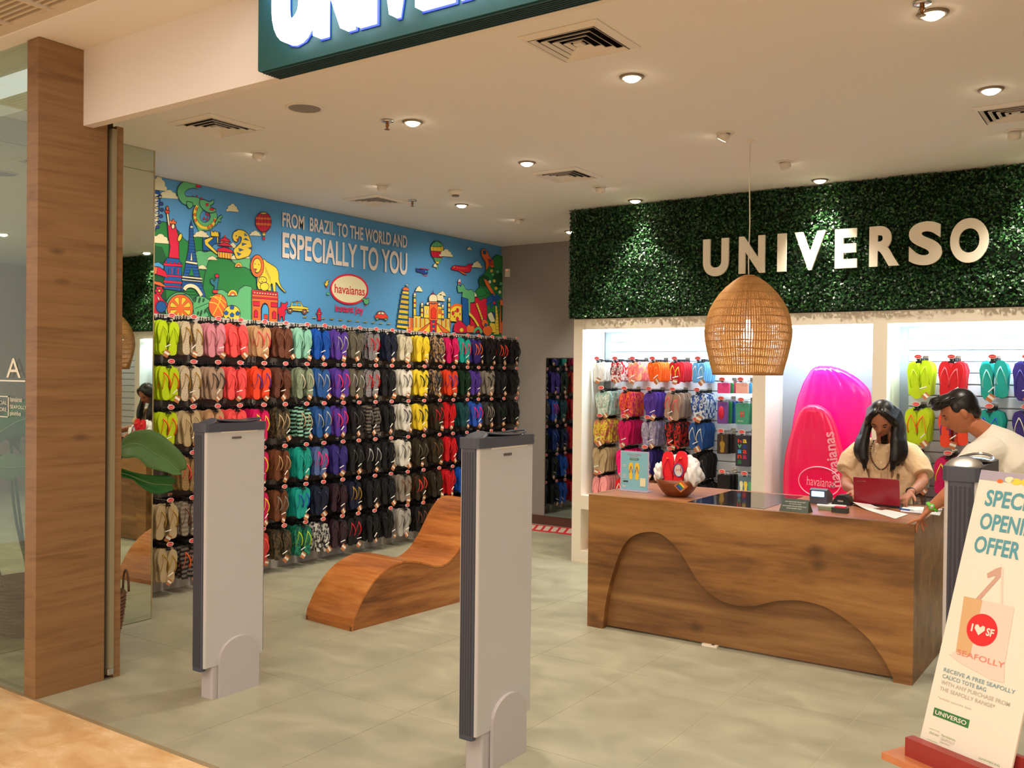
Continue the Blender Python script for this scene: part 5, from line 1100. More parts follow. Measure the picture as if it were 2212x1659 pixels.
b.box((-3.012, Yp-.003, .928), (-2.975, Yp-.002, .936), BLACK); b.box((-2.885, Yp-.003, .905), (-2.845, Yp-.002, .96), pm('w'))
for zz_ in (1.04, 1.03, .975, .965, .955, .90, .893): b.box((-3.018, Yp-.0025, zz_), (-2.992, Yp-.0018, zz_+.003), pm('W'))
b.build('print', t)
BX, BY = -2.595, 5.68
t = thing('wooden_bowl', 'brown wooden bowl on the counter, holding a towel and red flip-flops', 'bowl', (BX, BY, Z0))
MB().lathe([(0, 0), (.062, 0), (.078, .008), (.105, .036), (.128, .072), (.139, .112), (.134, .112), (.122, .075), (.098, .042), (.06, .02), (0, .018)], (BX, BY, Z0), wood('bowl_wood', (96, 48, 24), (124, 66, 34), (150, 84, 44), (3, 3, 8), .35, knots=False), 40).build('shell', t, smooth=True)
t = thing('price_tag_diamond', 'diamond-shaped orange tag with a rainbow patch hanging from the bowl', 'tag', (BX+.10, BY-.125, Z0+.08))
b = MB(); cxt, cyt, czt = BX+.088, BY-.142, Z0+.083
f_ = lambda u, w, h: (cxt+(u-w)*.707, cyt+h, czt+(u+w)*.6)
b.prism([(-.034, -.034), (.034, -.034), (.034, .034), (-.034, .034)], f_, 0, .003, TAGM)
for k, c in enumerate('Bbgyo'): b.add([f_(-.026+k*.0105, -.022, -.001), f_(-.026+(k+1)*.0105, -.022, -.001), f_(-.026+(k+1)*.0105, .022, -.001), f_(-.026+k*.0105, .022, -.001)], [(0, 1, 2, 3)], pm(c))
b.build('tag_card', t)
t = thing('red_flip_flops', 'pair of red flip-flops standing upright in the wooden bowl', 'flip-flops', (BX, BY, Z0+.08))
RS = mat('bowl_flop_red', (226, 30, 44), .5, spec=.35)
for s, dx, tz in ((-1, -.055, .06), (1, .045, .10)):
    b = MB(); sole_mb(b, s, RS, 0, th=.016); strap_mb(b, s, mat('bowl_flop_strap', (200, 20, 50), .35), 0); b.lathe([(0, .006), (.007, .004), (.008, -.004)], (.002*s, -.006, -.046), pm('o'), 8)
    o = b.build('flip_flop', t, local=True); o.location = (dx, -.035, .212+(.006 if s > 0 else 0)); o.rotation_euler = (-.12, s*.12, 0); o.scale = (1.02,)*3

b = MB().prism([(.030*math.cos(a_), .040*math.sin(a_)) for a_ in np.linspace(0, 2*PI, 24, endpoint=False)][::-1], lambda u, w, h: (u, h, w), 0, .002, pm('W')); b.tube([(.031*math.cos(a_), -.001, .041*math.sin(a_)) for a_ in np.linspace(0, 2*PI, 24, endpoint=False)], .003, pm('B'), 4, close=True)
text(b, 'joy', (-.02, -.001, -.006), EX, EZ, .038, .018, pm('r')); o = b.build('round_tag', t, local=True); o.location = (.040, -.075, .095); o.rotation_euler = (0, -.1, 0)
t = thing('white_towel', 'crumpled white towel bulging out of the wooden bowl', 'towel', (BX, BY+.02, Z0+.06))
def crumple(c, r, seed, amp=.22, n=40, k=26):
    b = MB(); b.ell((0, 0, 0), (1, 1, 1), PAPER, n, k); g = np.random.default_rng(seed); W_ = g.normal(0, 2.6, (6, 3)); ph = g.uniform(0, 6, 6); out = []
    for p in b.v:
        p = np.array(p); s = 1+amp*sum(abs(math.sin(W_[i] @ p+ph[i]))-.6 for i in range(6))/2.2; out.append(np.array(c)+p*s*np.array(r))
    b.v = [tuple(q) for q in out]; return b
crumple((BX+.01, BY+.045, Z0+.155), (.135, .075, .105), 3, .3).build('folds', t, smooth=True)
crumple((BX+.118, BY-.02, Z0+.150), (.045, .05, .075), 5, .35).build('fold_right', t, smooth=True); crumple((BX-.125, BY-.01, Z0+.145), (.034, .045, .06), 8, .3).build('fold_left', t, smooth=True)
# card and small stands
GRC = mat('card_green', (44, 58, 44), .4)
t = thing('counter_card', 'dark green folded card with pale lettering on the front edge of the counter', 'card', (-1.74, 5.47, Z0))
b = MB(); xa, xb = -1.835, -1.665; b.add([(xa, 5.43, Z0), (xb, 5.43, Z0), (xb-.01, 5.475, Z0+.072), (xa+.01, 5.475, Z0+.072), (xa, 5.52, Z0), (xb, 5.52, Z0)], [(0, 1, 2, 3), (5, 4, 3, 2), (0, 3, 4), (1, 5, 2), (0, 4, 5, 1)], GRC); b.build('folded_card', t)
b = MB(); sl = np.array([0, .045, .072]); sl = sl/np.linalg.norm(sl)
for k, (s_, w_) in enumerate((('FOR PURCHASES WE ACCEPT', .12), ('ALL MAJOR CARDS', .07), ('EXCHANGES WITHIN SEVEN DAYS', .14), ('WITH RECEIPT ONLY', .09))): text(b, s_, np.array([-1.75-w_/2, 5.4295, Z0])+sl*(.062-k*.014), EX, sl, w_, .006, pm('W'))
b.build('lettering', t)
def boxthing(name, lab, cat, a, c, m, r=.008, axis=2, rz=0, part_='body'):
    ct = ((a[0]+c[0])/2, (a[1]+c[1])/2, a[2]); t = thing(name, lab, cat, ct, rz); h = [(c[i]-a[i])/2 for i in range(2)]
    MB().rbox((-h[0], -h[1], 0), (h[0], h[1], c[2]-a[2]), m, r=min(r, h[0]*.9, h[1]*.9), axis=axis).build(part_, t, local=True); return t
t = thing('card_terminal', 'dark card payment terminal with a lit blue screen on the counter', 'card terminal', (-1.74, 5.95, Z0))
b = MB().prism([(0, 0), (.13, 0), (.13, .05), (.03, .095), (0, .085)][::-1], lambda u, w, h: (h, 5.88+u, Z0+w), -1.795, -1.69, mat('terminal_grey', (70, 72, 84), .35)); b.build('housing', t)
MB().rbox((-1.783, 5.877, Z0+.045), (-1.705, 5.881, Z0+.078), mat('terminal_screen', (170, 210, 255), .3, emit=(150, 200, 255), estr=1.2), r=.004, axis=1).build('screen', t)
t = thing('card_reader', 'small black wedge-shaped card reader beside the lit terminal', 'card reader', (-1.61, 5.97, Z0))
MB().prism([(-1.675, 0), (-1.555, 0), (-1.575, .048), (-1.60, .06), (-1.64, .058), (-1.66, .03)], lambda u, w, h: (u, h, Z0+w), 5.92, 6.02, BLACK).build('body', t)
MB().rbox((-1.635, 5.917, Z0+.02), (-1.60, 5.921, Z0+.03), CHROME, r=.003, axis=1).build('slot', t)
def sheet(name, lab, quad, z, m, lines=0, curl=0., cat='paper'):
    t = thing(name, lab, cat, (quad[0][0], quad[0][1], z)); b = MB(); n = 8; v = []
    q = [np.array(p, float) for p in quad]
    for dz in (0, -.0012):
        for i in range(n+1):
            for j in range(n+1):
                u, w = i/n, j/n; p = (1-w)*((1-u)*q[0]+u*q[1])+w*((1-u)*q[3]+u*q[2]); v.append((p[0], p[1], z+.0016+dz+curl*max(0, .45-u)**2*(1-.4*w)))
    f = []; K = (n+1)**2
    for i in range(n):
        for j in range(n): a_ = i*(n+1)+j; f += [(a_, a_+n+1, a_+n+2, a_+1), (K+a_, K+a_+1, K+a_+n+2, K+a_+n+1)]
    b.add(v, f, m); b.build('sheet', t)
    if lines:
        b = MB()
        for k in range(lines): w = .1+.8*k/lines; p = (1-w)*q[0]*.5+(1-w)*q[1]*.5+w*q[3]*.5+w*q[2]*.5; r_ = (1-w)*q[1]+w*q[2]; r_ = r_*.92+p*.08; b.add([(p[0], p[1], z+.002), (r_[0], r_[1], z+.002), (r_[0], r_[1]+.004, z+.002), (p[0], p[1]+.004, z+.002)], [(0, 1, 2, 3)], mat('ink_grey', (130, 130, 134), .7))
        b.build('print', t)
    return t
P2 = lambda x, y: tuple(onz(x, y, Z0)[:2])
sheet('price_list', 'white printed sheet curling up at the front edge of the counter before the laptop', [P2(1842, 1092), P2(1934, 1121), P2(1962, 1111), P2(1880, 1094)], Z0, PAPER, 5, .10)
sheet('paper_sheet', 'white paper lying behind the green card, left of the laptop', [P2(1764, 1092), P2(1827, 1097), P2(1830, 1089), P2(1768, 1083)], Z0, PAPER, 3)
sheet('notepad', 'white notepad under the blue pen, right of the laptop', [P2(1945, 1105), P2(1992, 1110), P2(1996, 1096), P2(1950, 1092)], Z0, PAPER, 3)
sheet('receipt_paper', 'white paper at the right end of the counter under the man\'s wrist', [P2(2008, 1111), P2(2030, 1114), P2(2036, 1100), P2(2018, 1098)], Z0, PAPER, 0)
sheet('flat_leaflet', 'brown printed leaflet lying in front of the laptop', [P2(1838, 1091), P2(1905, 1103), P2(1925, 1098), P2(1855, 1088)], Z0+.002, mat('leaflet_brown', (130, 74, 60), .5), 4)
pa, pb = onz(1943, 1099, Z0+.012), onz(1974, 1103, Z0+.012)
t = thing('ballpoint_pen', 'blue ballpoint pen lying on the notepad', 'pen', tuple(pa)); dv = pb-pa; MB().tube([pa, pa+dv*.75], .005, pm('B'), 8).build('barrel', t); MB().tube([pa+dv*.75, pb], [.005, .002], CHROME, 8).build('tip', t)
a_ = onz(1781, 1102, Z0); boxthing('card_stack', 'stack of pale green cards with a pink top beside the green card', 'cards', (a_[0]-.04, a_[1]-.0, Z0), (a_[0]+.045, a_[1]+.05, Z0+.02), mat('card_sage', (130, 140, 112), .6), part_='cards')
a_ = onz(1812, 1108, Z0); t = boxthing('card_box', 'small dark open box of cards with a red top card', 'cards', (a_[0]-.045, a_[1]-.0, Z0), (a_[0]+.045, a_[1]+.06, Z0+.028), mat('box_dark', (52, 56, 48), .5))
MB().rbox((-.03, -.02, .028), (.03, .02, .034), pm('r'), r=.004).build('top_card', t, local=True)
# laptop
LR = mat('laptop_red', (142, 14, 40), .35, coat=.3)
t = thing('laptop', 'open dark red laptop in front of the woman, its lid towards the camera', 'laptop', (-1.42, 6.05, Z0))
lx0, lx1, ly = -1.552, -1.285, 5.985
MB().rbox((lx0, ly, Z0), (lx1, ly+.185, Z0+.018), BLACK, r=.008).build('base', t)
lt = np.array([0, -.030, .160]); lt_n = np.array([0, -.160, -.030])/.163
f_ = lambda u, w, h: tuple(np.array([u, ly, Z0+.016])+lt*w+lt_n*h)
MB().prism([(lx0, 0), (lx1, 0), (lx1, .97), (lx1-.006, 1), (lx0+.006, 1), (lx0, .97)], f_, -.004, .004, LR).build('lid', t)
b = MB(); text(b, 'notebook', f_(lx0+.02, .84, .0045), EX, lt/.163, .055, .007, CHROME); b.build('maker_mark', t)
b = MB()
for r in range(4):
    for c in range(11): b.box((lx0+.018+c*.0215, ly+.04+r*.02, Z0+.018), (lx0+.036+c*.0215, ly+.056+r*.02, Z0+.0205), DKGREY)
b.build('keyboard', t, kind='stuff')

# ================================================================ PLANT AND BASKET BY THE COLUMN
BSK = mat('basket_weave', (112, 76, 52), .7, bump=.8, bscale=90, vary=.25, vscale=40)
BKX, BKY = -5.16, 3.13
t = thing('woven_basket', 'brown woven basket with looped handles standing behind the wooden column', 'basket', (BKX, BKY, 0))
b = MB(); pf = [(.13, 0), (.16, .05), (.185, .15), (.20, .26), (.205, .34)]
b.lathe([(0, .004)]+pf+[(.195, .34), (.185, .25), (.0, .22)], (BKX, BKY, 0), BSK, 36); b.build('body', t, smooth=True)
b = MB()
for k in range(16):
    z = .015+k*.021; r = np.interp(z, [p[1] for p in pf], [p[0] for p in pf]); b.tube([(BKX+(r+.003+.003*math.sin(a_*18+k*PI))*math.cos(a_), BKY+(r+.003+.003*math.sin(a_*18+k*PI))*math.sin(a_), z) for a_ in np.linspace(0, 2*PI, 72, endpoint=False)], .007, BSK, 4, close=True)
b.build('woven_coils', t, kind='stuff')
for s in (-1, 1):
    dx, dy = (.25, .97); cx_, cy2 = BKX+s*.20*dx, BKY+s*.20*dy
    MB().tube([(cx_+.0+s*.02*dx-dy*.05*math.cos(a_), cy2+s*.02*dy+dx*.05*math.cos(a_), .33+.12*math.sin(a_)) for a_ in np.linspace(0, PI, 14)], .007, BSK, 7).build('handle', t, smooth=True)
def leaf(name, upper, lower, px, fold, m, parent, conv, rows=7, sag=0.):
    U_ = catmull([conv(*p) for p in upper], 3); L_ = catmull([conv(*p) for p in lower], 3); n = len(U_); v = []; idx = np.linspace(0, len(L_)-1, n)
    for i in range(n):
        j = int(idx[i]); fr2 = idx[i]-j; lo = L_[j] if j+1 >= len(L_) else L_[j]*(1-fr2)+L_[j+1]*fr2
        for k in range(rows):
            w = k/(rows-1); p = U_[i]*(1-w)+lo*w; p = p.copy(); p[0] += fold*abs(2*w-1)-sag*(i/n)**2; v.append(p)
    N = len(v); v2 = [q-np.array([.0015, 0, 0]) for q in v]; f = []
    for i in range(n-1):
        for k in range(rows-1):
            a_ = i*rows+k; f += [(a_, a_+1, a_+rows+1, a_+rows), (N+a_, N+a_+rows, N+a_+rows+1, N+a_+1)]
    ed = [k for k in range(rows)]+[i*rows+rows-1 for i in range(1, n)]+[(n-1)*rows+k for k in range(rows-2, -1, -1)]+[i*rows for i in range(n-2, 0, -1)]
    for a_, c in zip(ed, ed[1:]+ed[:1]): f.append((a_, N+a_, N+c, c))
    b = MB().add(v+v2, f, m); o = b.build(name, parent, smooth=True)
    mid = [np.array(v[i*rows+rows//2])+np.array([.003, 0, 0]) for i in range(n)]; MB().tube(mid[1:], .0022, mat('leaf_vein', (150, 176, 116), .5), 5).build('midrib', o)
    return o
LG = mat('leaf_pale', (96, 134, 78), .42, vary=.12, vscale=10); LD = mat('leaf_deep', (44, 112, 44), .4, vary=.15, vscale=10)
t = thing('leafy_plant', 'broad-leaved green plant growing out of the basket behind the column', 'plant', (BKX, BKY, .23))
c6 = lambda X: (lambda x, y: onx(230+x/3.606, 880+y/3.606, X))
leaf('leaf', [(60, 290), (100, 232), (180, 182), (300, 170), (400, 215), (480, 285), (545, 350), (585, 425), (580, 480)], [(60, 330), (100, 392), (180, 386), (230, 410), (280, 462), (350, 484), (430, 502), (490, 525), (560, 515)], 0, .05, LG, t, c6(-5.02))
leaf('leaf', [(50, 480), (100, 474), (180, 500), (300, 522), (400, 528), (480, 532), (522, 570)], [(50, 500), (100, 540), (180, 560), (240, 612), (320, 662), (400, 672), (500, 640)], 0, .03, LD, t, c6(-5.08))
pxp = lambda X: (lambda x, y: onx(x, y, X))
leaf('leaf', [(120, 940), (80, 870), (48, 868), (20, 890), (-10, 915), (-30, 950)], [(120, 990), (80, 950), (48, 945), (20, 950), (-10, 965), (-30, 960)], 0, -.03, LD, t, pxp(-5.3))
leaf('leaf', [(120, 1010), (80, 985), (48, 985), (20, 980), (-20, 1000)], [(120, 1040), (80, 1030), (48, 1030), (20, 1040), (-20, 1010)], 0, -.02, LG, t, pxp(-5.25))
for q in ([(-5.13, 3.22, .2), (-5.10, 3.20, .8), (-5.05, 3.24, 1.08), (-5.03, 3.30, 1.18)], [(-5.14, 3.24, .2), (-5.10, 3.22, .7), (-5.08, 3.27, 1.02)], [(-5.12, 3.18, .2), (-5.2, 3.05, .9), (-5.28, 2.95, 1.35)], [(-5.15, 3.2, .2), (-5.2, 3.05, .7), (-5.25, 2.98, 1.1)]):
    MB().tube(catmull(q, 4), [.012]*8+[.007]*5 if len(q) == 4 else .009, LD, 7).build('stem', t, smooth=True)
MB().ell((BKX, BKY, .235), (.17, .17, .03), mat('soil', (50, 38, 28), .9), 20, 8).build('soil', t, smooth=True)

# ================================================================ OFFER POSTER ON A STAND
S0 = np.array([*onz(1985, 1605, .70)]); S0[2] = .70
sc_ = 2.56/2.291; e1 = np.array([.886, -.463, 0]); e2 = np.array([.463*.3307, .886*.3307, 1.]); e2 /= np.linalg.norm(e2); e3 = np.cross(e1, e2)
PWd, PHt = .252, .742
F = lambda u, w, h: tuple(S0+e1*u+e2*w+e3*h)
t = thing('offer_poster', 'tall narrow white offer poster leaning back in its wooden stand at the right', 'poster', tuple(S0))
POST = mat('poster_white', (226, 220, 204), .6)
MB().prism([(0, 0), (PWd, 0), (PWd, PHt), (0, PHt)], F, -.006, 0, POST).build('board', t)
b = MB(); k_ = .742/.664
def P(u0, w0, u1, w1, c, h=.0008): b.add([F(u0*k_, w0*k_, h), F(u1*k_, w0*k_, h), F(u1*k_, w1*k_, h), F(u0*k_, w1*k_, h)], [(0, 1, 2, 3)], c)
def PT(s_, u, w, ww, hh, c, off=0., h=.0012): text(b, s_, F(u*k_, w*k_, h), e1, e2, ww*k_, hh*k_, c, off=off)
PBL = mat('poster_blue', (84, 152, 166), .5); PLI = mat('poster_lilac', (166, 160, 176), .5)
P(0, .640, .2255, .6635, PLI); b.build('top_photo_strip', t)
b = MB()
for u, w, r_, c in ((.078, .647, .012, 'w'), (.095, .644, .013, 'y'), (.055, .641, .008, 'o'), (.125, .645, .018, 'y'), (.16, .646, .014, 'w')):
    b.add([F((u+r_*math.cos(a_))*k_, (w+.6*r_*math.sin(a_))*k_, .0010) for a_ in np.linspace(0, 2*PI, 16, endpoint=False)], [tuple(range(16))], pm(c))
b.build('flower_picture', t)
for s_, u, w, ww in (('SPECIAL', .0285, .5775, .156), ('OPENING', .0275, .5205, .168), ('OFFER', .0265, .4640, .115)):
    b = MB(); PT(s_, u, w, ww, .0405, PBL, .025); b.build('headline_word', t)
TB = mat('tote_tan', (206, 168, 120), .6); TB2 = mat('tote_cream', (224, 204, 190), .6); RC = mat('tote_red', (214, 36, 40), .5)
b = MB()
def Q(pts, c, h=.0010): b.add([F(u*k_, w*k_, h) for u, w in pts], [tuple(range(len(pts)))], c)
Q([(.041, .226), (.1626, .226), (.156, .3586), (.030, .3565)], TB2); Q([(.041, .226), (.078, .226), (.078, .3573), (.030, .3565)], TB, .0012)
Q([(.026, .216), (.06, .204), (.14, .190), (.170, .192), (.1626, .228), (.041, .228)], TB2, .0011)
Q([(.060, .357), (.072, .357), (.108, .418), (.106, .442), (.094, .436), (.074, .420), (.078, .410), (.096, .420), (.094, .412)], mat('tote_handle', (196, 158, 140), .6), .0011); Q([(.122, .358), (.128, .358), (.110, .440), (.105, .440)], TB2, .0010)
b.add([F((.0925+.038*math.cos(a_))*k_, (.291+.0365*math.sin(a_))*k_, .0018) for a_ in np.linspace(0, 2*PI, 32, endpoint=False)], [tuple(range(32))], RC)
PT('I', .066, .282, .004, .018, POST, .03, .0022); PT('SF', .104, .281, .019, .018, POST, .03, .0022)
Q([(.087, .277), (.100, .291), (.099, .299), (.093, .301), (.087, .295), (.081, .301), (.075, .299), (.074, .291)], POST, .0022)
PT('SEAFOLLY', .045, .222, .118, .0125, mat('poster_salmon', (222, 130, 110), .5), 0, .0024); b.build('tote_bag_picture', t)
GY = mat('poster_grey', (180, 178, 164), .6); BL2 = mat('poster_slate', (120, 156, 162), .6)
for s_, w, ww, c in (('RECEIVE A FREE SEAFOLLY', .1750, .178, BL2), ('CALICO TOTE BAG', .1605, .112, BL2), ('WITH ANY PURCHASE FROM', .1460, .172, GY), ('THE SEAFOLLY RANGE*', .1315, .140, GY)):
    b = MB(); PT(s_, .0212, w, ww, .0092, c, .012); b.build('offer_line', t)
b = MB(); PT('*while stocks last', .0214, .112, .088, .005, GY); b.build('footnote', t)
b = MB(); P(.0190, .0716, .1107, .0900, mat('poster_green', (46, 116, 58), .5)); PT('UNIVERSO', .0240, .0757, .081, .0100, POST, .02, .0016); b.build('shop_logo', t)
GN = mat('poster_green_pale', (150, 176, 130), .6); b = MB()
text(b, 'official store', F(.020*k_, .030*k_, .0012), e1, e2, .026*k_, .006*k_, GN); b.build('small_print', t)
for s_, u, w, ww, c in (('havaianas', .052, .034, .036, GN), ('SEAFOLLY', .052, .0255, .036, GY), ('pininho', .052, .018, .026, GY), ('universo', .15, .018, .05, GN)):
    b = MB(); PT(s_, u, w, ww, .006, c); b.build('small_print', t)
b = MB(); [P(*q_, GN) for q_ in ((.018, .0155, .046, .0165), (.018, .0405, .046, .0415))]; b.build('print_frame', t)
# stand: tray, foot board, post and base
STW = mat('stand_red_wood', (150, 52, 46), .4); STB = wood('stand_wood', (150, 84, 50), (188, 116, 74), (210, 146, 100), (2, 8, 8), .4, knots=False)
t = thing('poster_stand', 'wooden stand with a dark red tray holding the offer poster', 'stand', (float(S0[0]+.13*e1[0]), float(S0[1]+.13*e1[1]), 0))
G = lambda u, w, h: tuple(np.array([S0[0], S0[1], S0[2]])+e1*u+np.array([.463, .886, 0])*w+np.array([0, 0, h]))
def gbox(u0, u1, w0, w1, h0, h1, m, nm):
    v = [G(u, w, h) for h in (h0, h1) for u, w in ((u0, w0), (u1, w0), (u1, w1), (u0, w1))]; b = MB(); b.add(v, [(0, 3, 2, 1), (4, 5, 6, 7), (0, 1, 5, 4), (1, 2, 6, 5), (2, 3, 7, 6), (3, 0, 4, 7)], m); b.build(nm, t)
gbox(-.012, PWd+.012, -.038, -.008, -.03, .018, STW, 'front_lip'); gbox(-.012, PWd+.012, -.008, .035, -.03, -.006, STW, 'tray'); gbox(-.012, PWd+.012, .035, .05, -.03, .05, STW, 'back_lip')
gbox(-.055, PWd+.05, -.075, .075, -.048, -.03, STB, 'board'); gbox(PWd*.4, PWd*.6, -.02, .03, -.67, -.048, STB, 'post'); gbox(-.05, PWd+.05, -.16, .16, -.70, -.67, STB, 'base')
t = thing('orange_bag', 'orange bag with a yellow band, at the right picture edge behind the poster', 'bag', tuple(np.array(G(.36, .10, -.048))))
gbox(.306, .42, .06, .20, -.048, .10, mat('bag_orange', (232, 100, 50), .5), 'body'); gbox(.305, .421, .058, .202, .055, .072, pm('y'), 'band')
gbox(.30, .43, .02, .24, -.70, -.05, STB, 'plinth')

# ================================================================ PEOPLE
def remesh(mb, vox, sm=2):
    me = mb.mesh('tmp'); o = bpy.data.objects.new('tmp', me); COL.objects.link(o)
    r = o.modifiers.new('r', 'REMESH'); r.mode = 'VOXEL'; r.voxel_size = vox; r.use_smooth_shade = True
    s_ = o.modifiers.new('s', 'SMOOTH'); s_.factor = .5; s_.iterations = sm
    dg = bpy.context.evaluated_depsgraph_get(); me2 = bpy.data.meshes.new_from_object(o.evaluated_get(dg), depsgraph=dg)
    bpy.data.objects.remove(o); me2.materials.clear(); me2.materials.append(mb.mats[0]); return me2
def place(me, name, parent, **k):
    me.transform(wmat(parent).inverted()); o = bpy.data.objects.new(name, me); COL.objects.link(o); o.parent = parent; return tag(o, **k)
def frame(f, u):
    f = np.array(f, float); f /= np.linalg.norm(f); r = np.cross(f, u); r /= np.linalg.norm(r); u2 = np.cross(r, f); return np.stack([r, f, u2], 1)
def head(b, C, R, m, s=1.):
    n, k = 56, 44; v = []; f = []
    for i in range(k+1):
        a = PI*i/k
        for j in range(n):
            t = 2*PI*j/n; x, y, z = .076*math.sin(a)*math.sin(t), .094*math.sin(a)*math.cos(t), .116*math.cos(a)
            if z < 0:
                q = -z/.116; x *= 1-.30*q**1.4; y *= (1-.06*q) if y > 0 else (1-.45*q)
            if y > 0:
                g = lambda cx, cz, sx, sz: math.exp(-((abs(x)-cx)/sx)**2-((z-cz)/sz)**2)
                y += .024*g(0, -.022, .013, .020)+.010*g(0, -.002, .009, .020)-.009*g(.031, .004, .015, .012)+.004*g(.03, .024, .022, .008)
                y += .008*g(0, -.058, .022, .011)-.003*g(0, -.058, .03, .002)+.009*g(0, -.094, .026, .016)+.003*g(.045, -.025, .018, .02)
            v.append(R @ (np.array([x, y, z])*s)+C)
    for i in range(k):
        for j in range(n): f.append((i*n+j, i*n+(j+1) % n, (i+1)*n+(j+1) % n, (i+1)*n+j))
    b.add(v, f, m)
    for s_ in (-1, 1): b.ell(R @ (np.array([s_*.077, -.008, -.004])*s)+C, (.011*s, .018*s, .031*s), m, 12, 8, R @ np.array([[math.cos(.25*s_), 0, 0.], [0, 1, 0], [0, 0, 1]]))
def face_bits(t, C, R, skinlip, gaze=-.4):
    EW = mat('eye_white', (225, 215, 205), .3); ED = mat('eye_dark', (24, 14, 10), .2); HB = mat('brow_hair', (20, 15, 14), .8)
    for s_ in (-1, 1):
        c = R @ np.array([s_*.031, .0815, .002])+C
        b = MB(); b.ell(c, (.0115, .0035, .0026), EW, 12, 8, R); b.ell(R @ np.array([s_*.031, .0855, -.0005])+C, (.0045, .003, .0028), ED, 10, 6, R); b.build('eye', t, smooth=True)
        MB().tube([R @ np.array([s_*.031+q, .0865-abs(q)*.22, .0052-abs(q)*.12])+C for q in (-.014, -.007, 0, .007, .014)], .0018, ED, 5).build('eyelid', t)
        MB().tube([R @ np.array([s_*(.031+q), .0885-abs(q)*.35-(.002 if q > 0 else 0), .0225-abs(q)*.15])+C for q in (-.017, -.008, 0, .009, .018)], [.0012, .0026, .003, .0026, .001], HB, 5).build('eyebrow', t)
    b = MB(); b.ell(R @ np.array([0, .0960, -.0535])+C, (.020, .005, .0038), skinlip, 14, 6, R); b.ell(R @ np.array([0, .0960, -.0615])+C, (.017, .005, .0045), skinlip, 14, 6, R); b.build('mouth', t, smooth=True)
def hand(b, wrist, d, n, thumb, m, curls, s=1., spread=.10, thumb_dir=None):
    d = np.array(d, float); d /= np.linalg.norm(d); n = np.array(n, float); n -= d*(n @ d); n /= np.linalg.norm(n); sd = np.cross(d, n)*thumb; W_ = np.array(wrist, float)
    M = np.stack([sd, d, n], 1)
    b.ell(W_+d*.045*s, (.038*s, .052*s, .015*s), m, 16, 10, M); b.ell(W_+d*.07*s, (.040*s, .026*s, .013*s), m, 16, 10, M); b.ell(W_+d*.01*s, (.026*s, .025*s, .018*s), m, 12, 8, M)
    for k, (off, L) in enumerate(((.029, .070), (.0105, .079), (-.009, .073), (-.027, .058))):
        p = W_+d*(.078-.006*abs(k-1))*s+sd*off*s; pts = [p-d*.02*s, p]; a = 0
        dd = d+sd*spread*(off/.03)
        for seg, cu in zip((.45, .30, .25), curls[k]):
            a += cu; v = dd*math.cos(a)+n*math.sin(a); p = p+v/np.linalg.norm(v)*L*seg*s; pts.append(p)
        b.tube(pts, [.0088*s, .0088*s, .0080*s, .0072*s, .0052*s], m, 8)
    td = np.array(thumb_dir) if thumb_dir is not None else d*.62+sd*.72+n*.25
    p = W_+d*.020*s+sd*.026*s; pts = [p]; td = td/np.linalg.norm(td)
    for L, bend in ((.034, 0), (.028, .25), (.022, .3)): td = td+d*bend; td /= np.linalg.norm(td); p = p+td*L*s; pts.append(p)
    b.tube(pts, [.013*s, .011*s, .0092*s, .006*s], m, 8)
SKW = mat('skin_woman', (176, 118, 88), .5, spec=.35, sub=.08); SKM_ = mat('skin_man', (178, 112, 78), .5, spec=.35, sub=.08)
LIP = mat('lips', (150, 74, 66), .45); HAIR = mat('black_hair', (18, 14, 15), .38, spec=.55); A3_ = lambda *p: [np.array(q, float) for q in p]
# ---- woman
wx, wy = -1.515, 6.56
t = thing('person', 'woman with long black hair in a loose cream top, using the red laptop', 'person', (wx, wy, 0))
C = np.array([wx+.008, 6.475, 1.382]); R = frame((.0, -.80, -.60), (0, -.6, .8))
b = MB(); head(b, C, R, SKW, .98)
b.tube(A3_((wx, 6.61, 1.16), (wx, 6.585, 1.24), (wx, 6.53, 1.33)), [.062, .050, .050], SKW, 14)
b.tube(A3_((wx, 6.62, .80), (wx, 6.64, .93), (wx, 6.63, 1.06), (wx, 6.61, 1.18)), [(.145, .10), (.12, .09), (.145, .10), (.10, .07)], SKW, 18)
b.tube(A3_((wx-.165, 6.60, 1.175), (wx, 6.605, 1.20), (wx+.165, 6.60, 1.175)), [.05, .06, .05], SKW, 12)
for s_ in (-1, 1):
    b.tube(A3_((wx+s_*.075, 6.62, .86), (wx+s_*.08, 6.62, .60), (wx+s_*.075, 6.61, .42), (wx+s_*.075, 6.63, .22), (wx+s_*.075, 6.63, .06)), [.090, .072, .050, .048, .034], SKW, 14)
    b.ell((wx+s_*.08, 6.58, .045), (.042, .115, .042), SKW, 14, 8)
b.tube(A3_((wx-.17, 6.60, 1.17), (wx-.205, 6.545, 1.07), (wx-.215, 6.47, .965), (wx-.17, 6.32, .94), (wx-.075, 6.16, .935)), [.046, .043, .037, .034, .024], SKW, 12)
b.tube(A3_((wx+.17, 6.60, 1.17), (wx+.225, 6.54, 1.08), (wx+.262, 6.46, .99), (wx+.265, 6.30, .965), (wx+.248, 6.17, .945)), [.046, .043, .037, .034, .024], SKW, 12)
cu = [(.45, .7, .5)]*4
hand(b, (wx-.075, 6.16, .935), (.35, -.85, -.35), (0, -.3, -1), -1, SKW, [(.5, .5, .3), (.5, .6, .4), (.55, .6, .4), (.6, .6, .4)], .92)
hand(b, (wx+.248, 6.17, .945), (-.30, -.80, -.42), (0, -.4, -1), 1, SKW, [(.3, .45, .3), (.45, .6, .4), (.5, .7, .5), (.6, .7, .5)], .95)
place(remesh(b, .0048, 1), 'body', t)
face_bits(t, C+R @ np.array([0, -.001, 0]), R, LIP)
